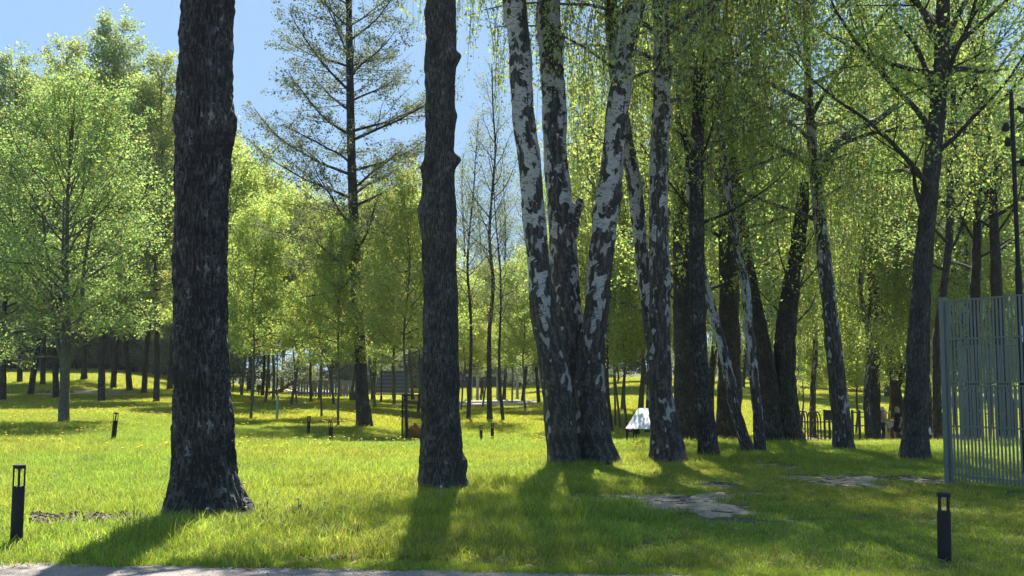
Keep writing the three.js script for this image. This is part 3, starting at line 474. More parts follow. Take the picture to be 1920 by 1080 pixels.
tracedTree('broadleaf_tree', 'slender dark trunk broken off high up, right of the flared birch', rev([1309, 130, 16], [1309, 200, 21], [1307, 300, 24], [1306, 400, 27], [1307, 500, 27], [1308, 580, 28], [1310, 640, 30], [1316, 740, 33], [1327, 830, 36], [1330, 860, 40]),
  { bark: M.barkBlack, trunk: { sides: 36, fine: 0.04, rough: 0.014, seed: 12, knots: [[5.9, 3.2, 0.05, 0.1], [4.2, 3.1, 0.04, 0.1], [7, 0.1, 0.04, 0.1], [3.1, 0, 0.03, 0.15]] }, crown: { ...BROAD, h0: 4.5, seed: 31, n: 9, L: 2.2, most: 9000, leaf: 0.07 }, limbs: [[[[1310, 210, 16], [1322, 165, 12], [1350, 125, 9], [1400, 75, 6]], -1], [[[1308, 300, 12], [1290, 290, 9], [1278, 262, 6], [1262, 255, 4]], 0.5]] });
tracedTree('birch_tree', 'thin white birch leaning hard left out of the twin pair', rev([1296, 380, 14], [1306, 460, 16], [1321, 530, 17], [1343, 611, 18], [1358, 667, 19], [1376, 759, 20], [1394, 822, 22], [1404, 850, 26]),
  { top: 20, bark: M.birch[2], trunk: BT(7, { sides: 24, flare: 0.15 }), crown: { ...WEEP, h0: 5.2, seed: 26, n: 28, L: 3, strands: 3, w1: 2.4 } });
tracedTree('birch_tree', 'thin white birch of the twin pair, nearly upright at its foot', rev([1348, 180, 10], [1355, 290, 12], [1362, 340, 13], [1375, 420, 14], [1386, 480, 15], [1398, 540, 16], [1404, 611, 16], [1413, 704, 17], [1421, 778, 18], [1425, 850, 23]),
  { top: 21, bark: M.birch[2], trunk: BT(8, { sides: 24, flare: 0.15 }), crown: { ...WEEP, h0: 4.6, seed: 27, n: 30, L: 3.4, strands: 3, w1: 2.4 } });
tracedTree('birch_tree', 'curving birch between the thin twins and the exercise yard, with a thick broken limb', rev([1512, 0, 11], [1514, 125, 13], [1521, 250, 17], [1531, 350, 22], [1546, 500, 26], [1554, 560, 27], [1567, 690, 30], [1577, 780, 33], [1582, 845, 40]),
  { top: 22, bark: M.birch[1], trunk: BT(9, { sides: 32 }), crown: { ...WEEP, h0: 5.2, seed: 28, n: 46, L: 4.6, strands: 4 }, limbs: [[[[1533, 345, 20], [1548, 300, 20], [1575, 265, 18], [1605, 243, 16], [1640, 228, 13], [1672, 203, 13]], 0.3]] });
tracedTree('broadleaf_tree', 'tall dark trunk left of the green fence, leaning right at the top', rev([1774, -90, 20], [1769, 0, 23], [1763, 150, 28], [1749, 300, 30], [1740, 400, 30], [1732, 480, 32], [1727, 540, 34], [1722, 640, 38], [1720, 720, 41], [1716, 800, 44], [1716, 864, 52]),
  { top: 22, bark: M.barkGrey, trunk: { sides: 44, fine: 0.04, rough: 0.016, seed: 15, flare: 0.3, knots: birchKnots(44, 6) }, crown: { ...BROAD, h0: 5.2, seed: 33, n: 44, L: 5, leaf: 0.085, tufts: 8, per: 11, most: 60000 }, limbs: [[[[1766, 160, 18], [1790, 130, 13], [1830, 120, 10], [1880, 112, 8], [1950, 90, 6]], -1.5], [[[1768, 90, 16], [1785, 45, 12], [1812, -20, 9]], 0.5], [[[1750, 170, 14], [1735, 140, 10], [1705, 95, 8], [1650, 62, 5]], 0.8], [[[1728, 390, 12], [1712, 350, 8], [1700, 330, 5]], 0.4]] });
// the big old trunks behind
tracedTree('broadleaf_tree', 'stout dark trunk just right of the flared birch foot, leafy shoots on its side', rev([1276, 300, 24], [1278, 480, 32], [1281, 600, 36], [1284, 720, 40], [1287, 820, 50]), { depth: 30, top: 17, bark: M.barkBrown, trunk: { sides: 28, rough: 0.02, seed: 17 }, crown: { ...BROAD, h0: 3.4, seed: 41, n: 30, L: 4.2 }, leaf: M.leafYellow });
tracedTree('broadleaf_tree', 'stout dark trunk behind the leaning thin white birch', rev([1363, 300, 28], [1365, 450, 34], [1367, 592, 37], [1368, 685, 42], [1365, 826, 50]), { depth: 30.5, top: 18, bark: M.barkBrown, trunk: { sides: 28, rough: 0.02, seed: 18 }, crown: { ...BROAD, h0: 4.6, seed: 42, n: 30, L: 4.2 } });
tracedTree('broadleaf_tree', 'left half of the massive split trunk, leaning left', rev([1376, 320, 13], [1395, 440, 16], [1410, 537, 20], [1424, 611, 26], [1440, 722, 38], [1448, 800, 50], [1452, 838, 60]), { depth: 27.5, top: 15, bark: M.barkBrown, trunk: { sides: 30, rough: 0.03, seed: 19 }, crown: { ...BROAD, h0: 5, seed: 43, n: 20, L: 3.6, most: 30000 }, leaf: M.leafDeep });
tracedTree('broadleaf_tree', 'right half of the massive split trunk, snapped off at its top', rev([1509, 342, 14], [1505, 370, 20], [1500, 430, 24], [1486, 518, 27], [1474, 611, 36], [1470, 722, 42], [1474, 800, 54], [1478, 838, 66]), { depth: 27.6, bark: M.barkBrown, trunk: { sides: 32, rough: 0.035, seed: 20 }, crown: { ...BROAD, h0: 2.6, seed: 44, n: 12, L: 1.8, most: 16000, leaf: 0.075, subMin: 0.4 }, leaf: M.leafDeep });
tracedTree('broadleaf_tree', 'dark straight trunk rising behind the two women', rev([1640, 260, 15], [1640, 420, 18], [1637, 540, 22], [1636, 640, 24], [1637, 740, 25], [1637, 815, 30]), { depth: 50, top: 20, bark: M.barkBrown, trunk: { sides: 22, rough: 0.03, seed: 24 }, crown: { ...BROAD, h0: 7, seed: 45, n: 26, L: 4.6, leaf: 0.13, most: 26000 }, limbs: [[[[1637, 560, 13], [1646, 520, 11], [1650, 440, 9], [1655, 330, 6]], -0.5]], leaf: M.leafYellow });
tracedTree('broadleaf_tree', 'low forked tree between the women and the tall grey trunk', rev([1655, 560, 7], [1668, 640, 12], [1676, 690, 17], [1681, 740, 22], [1682, 815, 27]), { depth: 53, top: 10, bark: M.barkBrown, trunk: { sides: 20, rough: 0.02, seed: 25 }, crown: { ...BROAD, h0: 4.2, seed: 46, n: 18, L: 3.2, leaf: 0.13, most: 16000 }, limbs: [[[[1682, 725, 14], [1693, 690, 11], [1702, 650, 9], [1712, 600, 7]], 0.3]] });
tracedTree('broadleaf_tree', 'thin dark trunk showing just left of the fence post', rev([1782, 330, 13], [1779, 450, 14], [1766, 560, 14], [1756, 640, 15], [1757, 740, 16], [1758, 832, 19]), { depth: 33, top: 15, bark: M.barkBrown, trunk: { sides: 20, seed: 26 }, crown: { ...BROAD, h0: 5, seed: 47, n: 24, L: 4, most: 30000, leaf: 0.09 }, leaf: M.leafDeep });
tracedTree('broadleaf_tree', 'dark trunk seen through the left bars of the green fence', rev([1832, 400, 15], [1826, 620, 20], [1822, 740, 24], [1822, 836, 30]), { depth: 36, top: 16, bark: M.barkBrown, trunk: { sides: 20, seed: 27 }, crown: { ...BROAD, h0: 5.4, seed: 48, n: 24, L: 4.4, most: 30000, leaf: 0.1 }, leaf: M.leafDeep });
tracedTree('broadleaf_tree', 'dark trunk seen through the right bars of the green fence', rev([1862, 380, 16], [1872, 620, 22], [1884, 740, 27], [1888, 836, 34]), { depth: 35, top: 16, bark: M.barkBrown, trunk: { sides: 20, seed: 28 }, crown: { ...BROAD, h0: 6, seed: 49, n: 24, L: 4.4, most: 30000, leaf: 0.1 } });
tracedTree('alder_tree', 'tall straight alder with airy tiers of thin branches over the meadow', rev([651, -100, 9], [654, 0, 11], [657, 200, 15], [659, 300, 16], [663, 400, 18], [668, 540, 19], [674, 640, 21], [679, 740, 24], [684, 802, 31]),
  { top: 25, bark: M.barkBlack, trunk: { sides: 28, rough: 0.012, seed: 29, flare: 0.15 }, crown: { h0: 5.4, n: 54, seed: 51, L: 4.3, el0: 0.05, el1: 0.85, curve: 0.05, wiggle: 0.28, sub: 3.4, subMin: 0.8, tufts: 6, per: 9, spread: 0.25, leaf: 0.092, color: [0.09, 0.13, 0.04], most: 60000, thick: 0.013, shape: (t) => (0.8 + 0.25 * Math.sin(Math.PI * Math.min(1, t + 0.2))) * (1 - 0.6 * t * t * t) }, leaf: M.leafAlder, limbs: [[[[668, 512, 8], [640, 540, 5], [600, 553, 4], [565, 560, 3]], 0.5]] });
{ // the round, many-stemmed tree on the left
  const rows = rev([126, 420, 6], [124, 520, 9], [122, 600, 12], [122, 670, 17], [121, 740, 18], [119, 797, 21]), s = traced(rows, { top: 10.5 });
  const t = thing('linden_tree', 'round many-stemmed leafy tree left of the thickest trunk', 'tree', s.base);
  finish(t, s, { sides: 28, rough: 0.012, seed: 35, flare: 0.15 }, { h0: 2.2, n: 50, seed: 53, L: 3.9, el0: 0.15, el1: 1.2, curve: 0.06, sub: 3.2, wiggle: 0.5, tufts: 5.5, per: 11, spread: 0.3, leaf: 0.09, color: [0.128, 0.21, 0.036], most: 110000, thick: 0.009, shape: (t) => 0.35 + 0.7 * Math.sin(Math.PI * clamp(t * 0.82 + 0.17, 0, 1)) }, M.barkYoung, M.leaf);
  limbPart(t, s, [[122, 690, 13], [108, 640, 10], [101, 580, 8], [96, 500, 6], [88, 400, 4]], M.barkYoung, 0.4);
  limbPart(t, s, [[122, 700, 13], [140, 640, 10], [149, 570, 8], [154, 480, 6], [168, 380, 4]], M.barkYoung, -0.5);
  limbPart(t, s, [[121, 680, 10], [131, 600, 8], [128, 500, 6], [140, 380, 3]], M.barkYoung, 0.9);
}
// ------------------------------------------------------------------ trees built once and repeated
function straight(H, r, seed, bend = 0.35) { const R = rng(seed), l = []; let x = 0, z = 0; for (let k = 0; k <= 8; k++) { const q = V(x, H * k / 8, z); q.r = lerp(r, 0.025, Math.pow(k / 8, 0.8)); l.push(q); x += (R() - 0.5) * bend; z += (R() - 0.5) * bend; } return stem(l); }
function proto(name, s, trunkOpt, crown, bark, leafM) { const g = new THREE.Group(); g.name = name; finish(g, s, trunkOpt, crown, bark, leafM); return { g, H: s.H, n: 0 }; }
function plant(p, pos, height, turn, label, group, wide = 1) {
  const g = p.n++ ? p.g.clone() : p.g; g.name = numbered(p.name ?? g.name.replace(/_\d+$/, '')); if (p.n === 1) p.name = g.name.replace(/_\d+$/, '');
  g.position.copy(pos); g.position.y -= 0.03; const k = height / p.H; g.scale.set(k * wide, k, k * wide); g.rotation.y = turn; g.userData = {}; tag(g, label, 'tree', group); return add(g);
}
const tallOpt = (seed, x = {}) => ({ h0: 4.2, n: 52, seed, L: 4.8, el0: 0.15, el1: 1.0, shape: (t) => (0.55 + 0.45 * Math.sin(Math.PI * Math.min(1, t * 0.8 + 0.2))) * (1 - 0.38 * t * t * t), curve: 0.05, sub: 2.6, tufts: 5.5, per: 13, spread: 0.42, leaf: 0.155, color: [0.13, 0.195, 0.04], most: 60000, thick: 0.012, ...x });
const TALL = [
  proto('grove_tree', straight(22, 0.21, 61), { sides: 18, fine: 0.15, rough: 0.02, seed: 61 }, tallOpt(61), M.barkBrown, M.leaf),
  proto('grove_tree', straight(22, 0.2, 62), { sides: 18, fine: 0.15, rough: 0.02, seed: 62 }, tallOpt(62, { color: [0.15, 0.205, 0.035], L: 3.8, h0: 5 }), M.barkBrown, M.leaf),
  proto('grove_tree', straight(22, 0.22, 63, 0.6), { sides: 18, fine: 0.15, rough: 0.02, seed: 63 }, tallOpt(63, { color: [0.11, 0.18, 0.04], L: 4.5, n: 40 }), M.barkBrown, M.leafYellow),
];
const YOUNG = [
  proto('young_maple_tree', straight(10, 0.085, 71, 0.3), { sides: 12, fine: 0.15, rough: 0.006, seed: 71 }, { h0: 3, n: 32, seed: 71, L: 3.4, shape: (t) => (0.6 + 0.4 * Math.sin(Math.PI * Math.min(1, t * 0.8 + 0.2))) * (1 - 0.4 * t * t * t), el0: 0.2, el1: 1.1, sub: 3, tufts: 7.5, per: 13, spread: 0.36, leaf: 0.12, color: [0.155, 0.23, 0.032], most: 40000, thick: 0.008 }, M.barkYoung, M.leaf),
  proto('young_maple_tree', straight(10, 0.08, 72, 0.4), { sides: 12, fine: 0.15, rough: 0.006, seed: 72 }, { h0: 3.2, n: 30, seed: 72, L: 3.1, shape: (t) => (0.6 + 0.4 * Math.sin(Math.PI * Math.min(1, t * 0.8 + 0.2))) * (1 - 0.4 * t * t * t), el0: 0.15, el1: 1.1, sub: 3, tufts: 7.5, per: 13, spread: 0.36, leaf: 0.12, color: [0.14, 0.215, 0.032], most: 40000, thick: 0.008 }, M.barkYoung, M.leafYellow),
];
const SPARSE = [
  proto('sparse_birch_tree', straight(20, 0.16, 81, 0.35), { sides: 12, fine: 0.2, rough: 0.01, seed: 81 }, { h0: 8, n: 30, seed: 81, L: 2.6, el0: 0.6, el1: 1.2, sub: 2.6, tufts: 4, per: 9, spread: 0.45, leaf: 0.1, color: [0.12, 0.16, 0.06], most: 16000, thick: 0.012 }, M.barkBlack, M.leafGrey),
  proto('sparse_birch_tree', straight(20, 0.14, 82, 0.6), { sides: 12, fine: 0.2, rough: 0.01, seed: 82 }, { h0: 7, n: 34, seed: 82, L: 2.4, el0: 0.5, el1: 1.1, sub: 2.6, tufts: 4, per: 9, spread: 0.45, leaf: 0.1, color: [0.12, 0.16, 0.06], most: 16000, thick: 0.012 }, M.barkBlack, M.leafGrey),
];
const HANG = [
  proto('weeping_birch_tree', straight(18, 0.2, 91, 0.5), { sides: 16, fine: 0.12, rough: 0.012, seed: 91, birch: true }, { ...WEEP, h0: 4.6, n: 40, seed: 91, L: 4, strands: 5, perM: 22, leaf: 0.095, most: 110000, w1: 3.2 }, M.birch[1], M.leaf),
  proto('weeping_birch_tree', straight(18, 0.18, 92, 0.6), { sides: 16, fine: 0.12, rough: 0.012, seed: 92, birch: true }, { ...WEEP, h0: 5, n: 36, seed: 92, L: 3.7, strands: 5, perM: 22, leaf: 0.095, most: 100000, w1: 3.4, color: [0.155, 0.225, 0.034] }, M.birch[0], M.leaf),
];
{
  const R = rng(501);
  // the shaded grove on the left: [column of the foot, row of the foot, distance or 0, height]
  const grove = [[5, 752, 0, 21], [57, 741, 0, 22], [80, 722, 0, 22], [105, 748, 0, 23], [190, 754, 0, 23], [212, 728, 0, 24], [243, 733, 0, 23], [270, 738, 0, 22], [293, 755, 0, 21], [318, 732, 0, 23], [40, 706, 92, 25], [160, 703, 95, 26]];
  [...grove].sort((a, b) => a[0] - b[0]).forEach(([px, py, d, h], i) => { const pos = d ? onGround(px, d) : gnd(px, py); plant(TALL[i % 3], pos, h, R() * 6.28, `${ORD[i]} dark trunk from the left edge in the shaded grove`, 'trees of the shaded grove'); });
  const far = 'tall trees closing off the park far behind';
  for (const [px, d, h] of [[-60, 130, 34], [-20, 142, 36], [25, 136, 35], [70, 146, 36], [345, 138, 34], [410, 130, 30], [230, 140, 35], [295, 144, 35], [165, 138, 35], [105, 132, 34], [130, 150, 36], [200, 148, 35], [255, 134, 34], [330, 150, 35], [380, 140, 32], [430, 108, 25], [470, 122, 24], [530, 128, 22], [590, 140, 21], [650, 136, 20], [700, 150, 21], [760, 142, 20], [820, 150, 17], [990, 150, 18], [1040, 140, 19], [1090, 125, 22]]) plant(TALL[Math.floor(R() * 3)], onGround(px, d), h * (0.94 + 0.12 * R()), R() * 6.28, 'tall leafy tree in the far line of trees behind the meadow', far, 1.15);
  const mids = 'young leafy trees on the far side of the meadow';
  for (const [px, d, h] of [[430, 60, 13], [475, 74, 15], [515, 84, 15], [548, 66, 12], [585, 76, 13], [628, 68, 11], [705, 66, 12], [740, 78, 13], [785, 66, 12], [800, 88, 13], [850, 90, 9], [880, 84, 9], [960, 86, 9], [905, 78, 9.5], [935, 92, 9], [865, 72, 8], [455, 92, 16], [500, 70, 12], [660, 86, 14], [600, 96, 15], [760, 92, 14], [690, 74, 12], [985, 72, 9], [1040, 78, 11], [1085, 66, 11], [1130, 62, 12], [1165, 70, 13], [1200, 60, 13]]) plant(YOUNG[Math.floor(R() * 2)], onGround(px, d), h, R() * 6.28, 'bright yellow-green young tree on the far side of the meadow', mids);
  // slim trunks that stand clear, each known by its neighbours
  for (const [px, py, h, v, l] of [[470, 786, 9, 0, 'thin young tree nearest the walker in white'], [603, 783, 8.5, 1, 'thin young tree left of the slanting sapling before the alder'], [634, 801, 8, 0, 'slim young tree right beside the alder on its left'], [763, 826, 9, 1, 'slim young tree touching the wire mesh bin'], [556, 758, 10, 1, 'young tree with a pale stone heap at its foot']]) plant(YOUNG[v], gnd(px, py), h, R() * 6.28, l, null, 0.8);
  for (const [px, py, h, v, l] of [[918, 788, 20, 0, 'tall thin dark trunk with wispy crown behind the paired bollards'], [943, 789, 14, 1, 'thin dark pole-like trunk just left of the birch clump'], [878, 786, 17, 1, 'leaning thin trunk just right of the lone knobbly trunk'], [492, 744, 19, 0, 'dark thin trunk rising behind the walker in white'], [1147, 812, 13, 1, 'thin dark trunk just right of the birch clump foot']]) plant(SPARSE[v], gnd(px, py), h, R() * 6.28, l, null);
  for (const [px, d, h] of [[775, 95, 22], [880, 100, 23], [945, 96, 21], [905, 120, 22], [740, 100, 21], [980, 90, 22], [1010, 85, 21], [700, 92, 21]]) plant(SPARSE[Math.floor(R() * 2)], onGround(px, d), h, R() * 6.28, 'wispy thin tree against the pale sky in the middle distance', 'wispy trees against the sky');
  ['first', 'second', 'third', 'fourth'].forEach((w, i) => { const [px, py] = [[1154, 801], [1163, 803], [1175, 801], [1197, 780]][i]; plant(YOUNG[i % 2], gnd(px, py), 10 + i, R() * 6.28, `${w} of the four thin leaning stems left of the white board`, 'thin stems beside the white board', 0.7); });
  const right = 'weeping birches filling the right background';
  for (const [px, d, h] of [[1110, 50, 17], [1215, 46, 18], [1330, 52, 18], [1440, 44, 16], [1520, 56, 18], [1625, 46, 17], [1740, 52, 17], [1830, 44, 18], [1930, 48, 17]]) plant(HANG[Math.floor(R() * 2)], onGround(px, d), h, R() * 6.28, 'weeping birch with hanging leafy strands in the right background', right);
  for (const [px, d, h] of [[1120, 104, 24], [1210, 108, 24], [1300, 104, 23], [1390, 110, 24], [1480, 104, 23], [1570, 112, 24], [1660, 106, 23], [1750, 110, 24], [1850, 100, 23], [1950, 96, 23]]) plant(TALL[Math.floor(R() * 3)], onGround(px, d), h, R() * 6.28, 'tall leafy tree filling the gaps behind the exercise yard', 'trees behind the exercise yard', 1.1);
  for (const [px, d, h] of [[1560, 60, 8], [1600, 64, 9], [1500, 66, 7], [1720, 62, 8], [1660, 66, 9], [1790, 52, 8], [1850, 50, 8]]) plant(YOUNG[Math.floor(R() * 2)], onGround(px, d), h, R() * 6.28, 'bright bushy young tree behind the exercise yard', 'bushy young trees behind the yard');
}
{ // the understorey that closes the view beneath the far crowns
  const BUSH = [0, 1].map((i) => proto('shrub', straight(3.6, 0.05, 95 + i, 0.5), { sides: 8, fine: 0.3, rough: 0.004, seed: 95 + i }, { h0: 0.25, n: 34, seed: 95 + i, L: 2.1, el0: 0.25, el1: 1.2, sub: 3, subMin: 0.4, tufts: 5, per: 10, spread: 0.35, leaf: 0.14, color: i ? [0.1, 0.15, 0.035] : [0.085, 0.135, 0.035], most: 26000, thick: 0.008 }, M.barkBrown, M.leafDeep)), R = rng(77);
  for (let i = 0; i < 58; i++) { const px = (i < 24 ? -60 + i * 20 : 420 + (i - 24) * 46) + R() * 16, d = 112 + 26 * R() + (px < 420 ? 10 : 0); if (px > 480 && px < 560 || px > 690 && px < 1020 && d < 125) continue; plant(BUSH[i % 2], onGround(px, d), 3.2 + 2.4 * R() + (i < 24 ? 1.4 : 0), R() * 6.28, 'dark leafy shrub beneath the far line of trees', 'shrubs under the far trees', 1.3); }
}


// ------------------------------------------------------------------ bollards
const box = (w, h, d, x = 0, y = 0, z = 0) => new THREE.BoxGeometry(w, h, d).translate(x, y, z);
const rod = (a, b, r, sides = 6) => { const d = V().subVectors(b, a), g = new THREE.CylinderGeometry(r, r, d.length(), sides); g.translate(0, d.length() / 2, 0); g.applyQuaternion(new THREE.Quaternion().setFromUnitVectors(V(0, 1, 0), d.normalize())); return g.translate(a.x, a.y, a.z); };
const lathe = (pts, n = 24) => new THREE.LatheGeometry(pts.map(([r, y]) => new THREE.Vector2(r, y)), n);
function bollard(px, py, h, r, tilt, turn, label) {
  const b = gnd(px, py), t = thing('bollard_light', label, 'bollard', b, turn, 'black bollard lights'), hb = h * 0.745;
  mesh('body', lathe([[0, -0.1], [r, -0.1], [r, hb - 0.012], [r - 0.006, hb - 0.004], [0.001, hb]]), M.blackMetal, t);
  const c = mesh('cap', lathe([[0.001, h - 0.035], [r, h - 0.035], [r + 0.002, h - 0.03], [r + 0.002, h - 0.006], [r - 0.004, h], [0.001, h]]), M.blackMetal, t);
  for (let k = 0; k < 4; k++) { const q = k * Math.PI / 2; mesh('strut', box(0.016, h - 0.03 - hb + 0.01, 0.02).rotateY(-q).translate(Math.cos(q) * (r - 0.008), (h - 0.03 + hb) / 2, Math.sin(q) * (r - 0.008)), M.blackMetal, t); }
  mesh('lamp_lens', lathe([[0.001, h - 0.034], [0.03, h - 0.036], [0.022, h - 0.052], [0.001, h - 0.055]], 14), std(0.55, 0.55, 0.5, 0.4), c);
  t.rotation.z = tilt; return t;
}
bollard(30, 1027, 0.775, 0.056, -0.005, 0.44, 'black bollard nearest the left edge, beside the path');
bollard(1771, 1056, 0.6, 0.057, -0.03, 0.45, 'black bollard in front of the green fence, beside the path');
bollard(212, 831, 0.78, 0.06, -0.07, 0.2, 'leaning black bollard left of the thickest trunk, out in the meadow');
bollard(578, 819, 0.72, 0.06, -0.02, 0.8, 'small far bollard left of its twin before the alder');
bollard(620, 834, 0.68, 0.06, 0.01, 0.3, 'small bollard in the alder crown shade, right of its twin');
bollard(902, 833, 0.7, 0.06, 0.01, 0.1, 'left one of the two small bollards beyond the lone knobbly trunk');
bollard(923, 829, 0.72, 0.06, 0, 0.6, 'right one of the two small bollards beyond the lone knobbly trunk');

// ------------------------------------------------------------------ the sports court fence and its light mast
{
  const C = gnd(1779, 907); C.y = ground(C.x, C.z);
  const side = (name, label, dir, panels, pw) => {
    const t = thing(name, label, 'fence', C, Math.atan2(-dir.z, dir.x)), H = 2.84, len = panels * pw;
    for (let k = 0; k <= panels; k++) { if (k === 0 && name === 'court_fence_return') continue; const p = mesh('post', box(0.085, H + 0.2, 0.085, k * pw, H / 2 - 0.1, 0), M.fencePaint, t); mesh('post_cap', box(0.095, 0.012, 0.095, k * pw, H + 0.007, 0), M.fencePaint, p); for (const y of [0.3, 1.2, 1.9, 2.7]) mesh('clamp', box(0.1, 0.05, 0.1, k * pw, y, 0), M.fencePaint, p); }
    const bar = [box(0.021, 1.26, 0.02, 0, 2.17, 0), box(0.021, 1.45, 0.02, 0, 0.775, 0)];
    for (let k = 0; k < panels; k++) {
      for (const y of [2.79, 2.2, 1.55, 1.49, 0.88, 0.14]) mesh('rail', box(pw - 0.09, 0.022, 0.012, (k + 0.5) * pw, y, 0.018), M.fencePaint, t);
      mesh('frame_upright', box(0.03, 2.76, 0.03, k * pw + 0.075, 1.43, 0.0), M.fencePaint, t);
      for (let j = 0; j < 35; j++) { const x = k * pw + 0.13 + j * (pw - 0.2) / 35; if (x > k * pw + pw - 0.06) break; for (const b of bar) { const m = mesh('bar', b, M.fencePaint, t); m.position.x = x; } }
    }
    return t;
  };
  side('court_fence', 'grey-green steel bar fence of the sports court at the right edge', V(7.32 - C.x, 0, -15.6 - C.z).normalize(), 2, 2.5);
  const far = side('court_fence', 'far side of the grey-green court fence, seen through the nearer bars', V(1, 0, 0.12).normalize(), 3, 2.5); const fp = onGround(1797, 31); far.position.copy(fp);
  const p = at(1911, 550, 18.4); p.y = ground(p.x, p.z);
  const t = thing('light_mast', 'black floodlight mast behind the green fence', 'lamp post', p), top = at(1899, 170, 18.4).y - p.y;
  mesh('pole', mergeGeometries([lathe([[0.001, -0.2], [0.055, -0.2], [0.055, 3.42], [0.05, 3.46], [0.038, 3.5], [0.035, top - 0.02], [0.001, top]], 18)]), M.blackMetal, t);
  mesh('door_strip', box(0.045, 0.27, 0.012, -0.02, 2.35, 0.058), M.white, t);
  for (const [dy, dx, yaw] of [[0.33, 0.15, 0.3], [0.64, -0.13, 2.9], [0.9, -0.1, 2.6], [1.24, 0.14, -0.2]]) {
    const f = mesh('floodlight', lathe([[0.001, -0.1], [0.04, -0.1], [0.06, -0.06], [0.075, 0.03], [0.08, 0.07], [0.07, 0.072], [0.001, 0.05]], 18).scale(0.8, 0.8, 0.8).rotateX(Math.PI / 2 + 0.7).rotateY(yaw), M.blackMetal, t); f.position.set(dx, top - dy, 0.03);
    mesh('bracket', box(Math.abs(dx), 0.02, 0.03, -dx / 2, 0, -0.02), M.blackMetal, f);
  }
}
// ------------------------------------------------------------------ info board, mesh bin and other small furniture
{
  const g = onGround(1198, 28.3), t = thing('info_board', 'tilted white information board on thin legs beside the flared birch', 'sign', g);
  const e1 = V(0.62, 0, 0.5), e2 = V(0.37, 0.48, -0.444), o = at(1175, 803, 28.3).sub(g), c = o.clone().addScaledVector(e1, 0.5).addScaledVector(e2, 0.5), n = V().crossVectors(e1, e2).normalize();
  const m4 = new THREE.Matrix4().makeBasis(e1.clone().normalize(), e2.clone().normalize(), n).setPosition(c), L1 = e1.length(), L2 = e2.length();
  mesh('panel', box(L1, L2, 0.02).applyMatrix4(m4), std(0.42, 0.44, 0.48, 0.45), t);
  for (const [w, h, x, y] of [[L1 + 0.04, 0.02, 0, L2 / 2 + 0.01], [L1 + 0.04, 0.02, 0, -L2 / 2 - 0.01], [0.02, L2, L1 / 2 + 0.01, 0], [0.02, L2, -L1 / 2 - 0.01, 0]]) mesh('frame', box(w, h, 0.03, x, y, 0).applyMatrix4(m4), M.steel, t);
  for (const [a, b] of [[0.12, 0.3], [0.9, 0.3], [0.9, 0.92]]) { const q = o.clone().addScaledVector(e1, a).addScaledVector(e2, b); mesh('leg', rod(V(q.x, -0.1, q.z), V(q.x, q.y - 0.012, q.z), 0.02, 10), M.blackMetal, t); }
  const q = onGround(1191, 28.9), u = thing('post_box', 'small black box on a thin stand under the white board', 'box', q); mesh('case', box(0.17, 0.26, 0.14, 0, 0.42, 0), M.blackMetal, u); mesh('stand', rod(V(0, -0.1, 0), V(0, 0.3, 0), 0.02, 10), M.blackMetal, u); mesh('lid', box(0.19, 0.02, 0.16, 0, 0.56, 0), M.blackMetal, u);
  const r = onGround(1174, 28.6), w = thing('marker_post', 'short dark post with a round knob left of the white board', 'post', r); mesh('post', rod(V(0, -0.1, 0), V(0, 0.6, 0), 0.035, 10), M.blackMetal, w); mesh('knob', new THREE.TorusGeometry(0.1, 0.025, 8, 18).translate(0.06, 0.46, 0.02), M.blackMetal, w);
}
{
  const g = gnd(776, 827), t = thing('mesh_bin', 'dark wire mesh cage with an orange bag, half behind the lone knobbly trunk', 'bin', g, 0.12), k = 1 / ppm(-g.z), W = 44 * k, H = 86 * k, D = W;
  for (const [x, z] of [[-1, -1], [1, -1], [-1, 1], [1, 1]]) mesh('corner_post', box(0.035, H, 0.035, x * W / 2, H / 2, z * D / 2), M.blackMetal, t);
  for (const y of [0.06, H - 0.02]) for (const [w, d, x, z] of [[W - 0.036, 0.03, 0, D / 2], [W - 0.036, 0.03, 0, -D / 2], [0.03, D - 0.036, W / 2, 0], [0.03, D - 0.036, -W / 2, 0]]) mesh('rim', box(w, 0.04, d, x, y, z), M.blackMetal, t);
  const wires = []; for (let s = -H; s < W + H; s += 0.055) for (const sg of [1, -1]) { const x0 = Math.max(0, s), x1 = Math.min(W, s + H); if (x1 - x0 < 0.02) continue; const y0 = x0 - s, y1 = x1 - s; wires.push(rod(V(x0 - W / 2, sg > 0 ? y0 : H - y0, 0), V(x1 - W / 2, sg > 0 ? y1 : H - y1, 0), 0.0065, 4)); }
  const wg = mergeGeometries(wires);
  for (const [ry, x, z] of [[0, 0, D / 2], [0, 0, -D / 2], [Math.PI / 2, W / 2, 0], [Math.PI / 2, -W / 2, 0]]) { const m = mesh('wire_mesh', wg, M.blackMetal, t); m.rotation.y = ry; m.position.set(x, 0, z); m.userData.kind = 'stuff'; }
  mesh('floor_plate', box(W - 0.04, 0.02, D - 0.04, 0, 0.09, 0), M.blackMetal, t);
  const bg = new THREE.SphereGeometry(0.24, 20, 14), bp = bg.attributes.position; for (let i = 0; i < bp.count; i++) { const f = 1 + 0.22 * n3(bp.getX(i) * 6, bp.getY(i) * 6, bp.getZ(i) * 6); bp.setXYZ(i, bp.getX(i) * f, Math.max(-0.2, bp.getY(i) * f * 1.1), bp.getZ(i) * f); } bg.computeVertexNormals();
  const bag = thing('rubbish_bag', 'orange bag inside the wire mesh cage', 'bag', V(g.x + 0.02, g.y + 0.31, g.z)); mesh('sack', bg, std(0.85, 0.4, 0.04, 0.5), bag); mesh('knot', lathe([[0.04, 0.2], [0.02, 0.27], [0.05, 0.33], [0.03, 0.34], [0.001, 0.3]], 10), std(0.85, 0.4, 0.04, 0.5), bag);
}
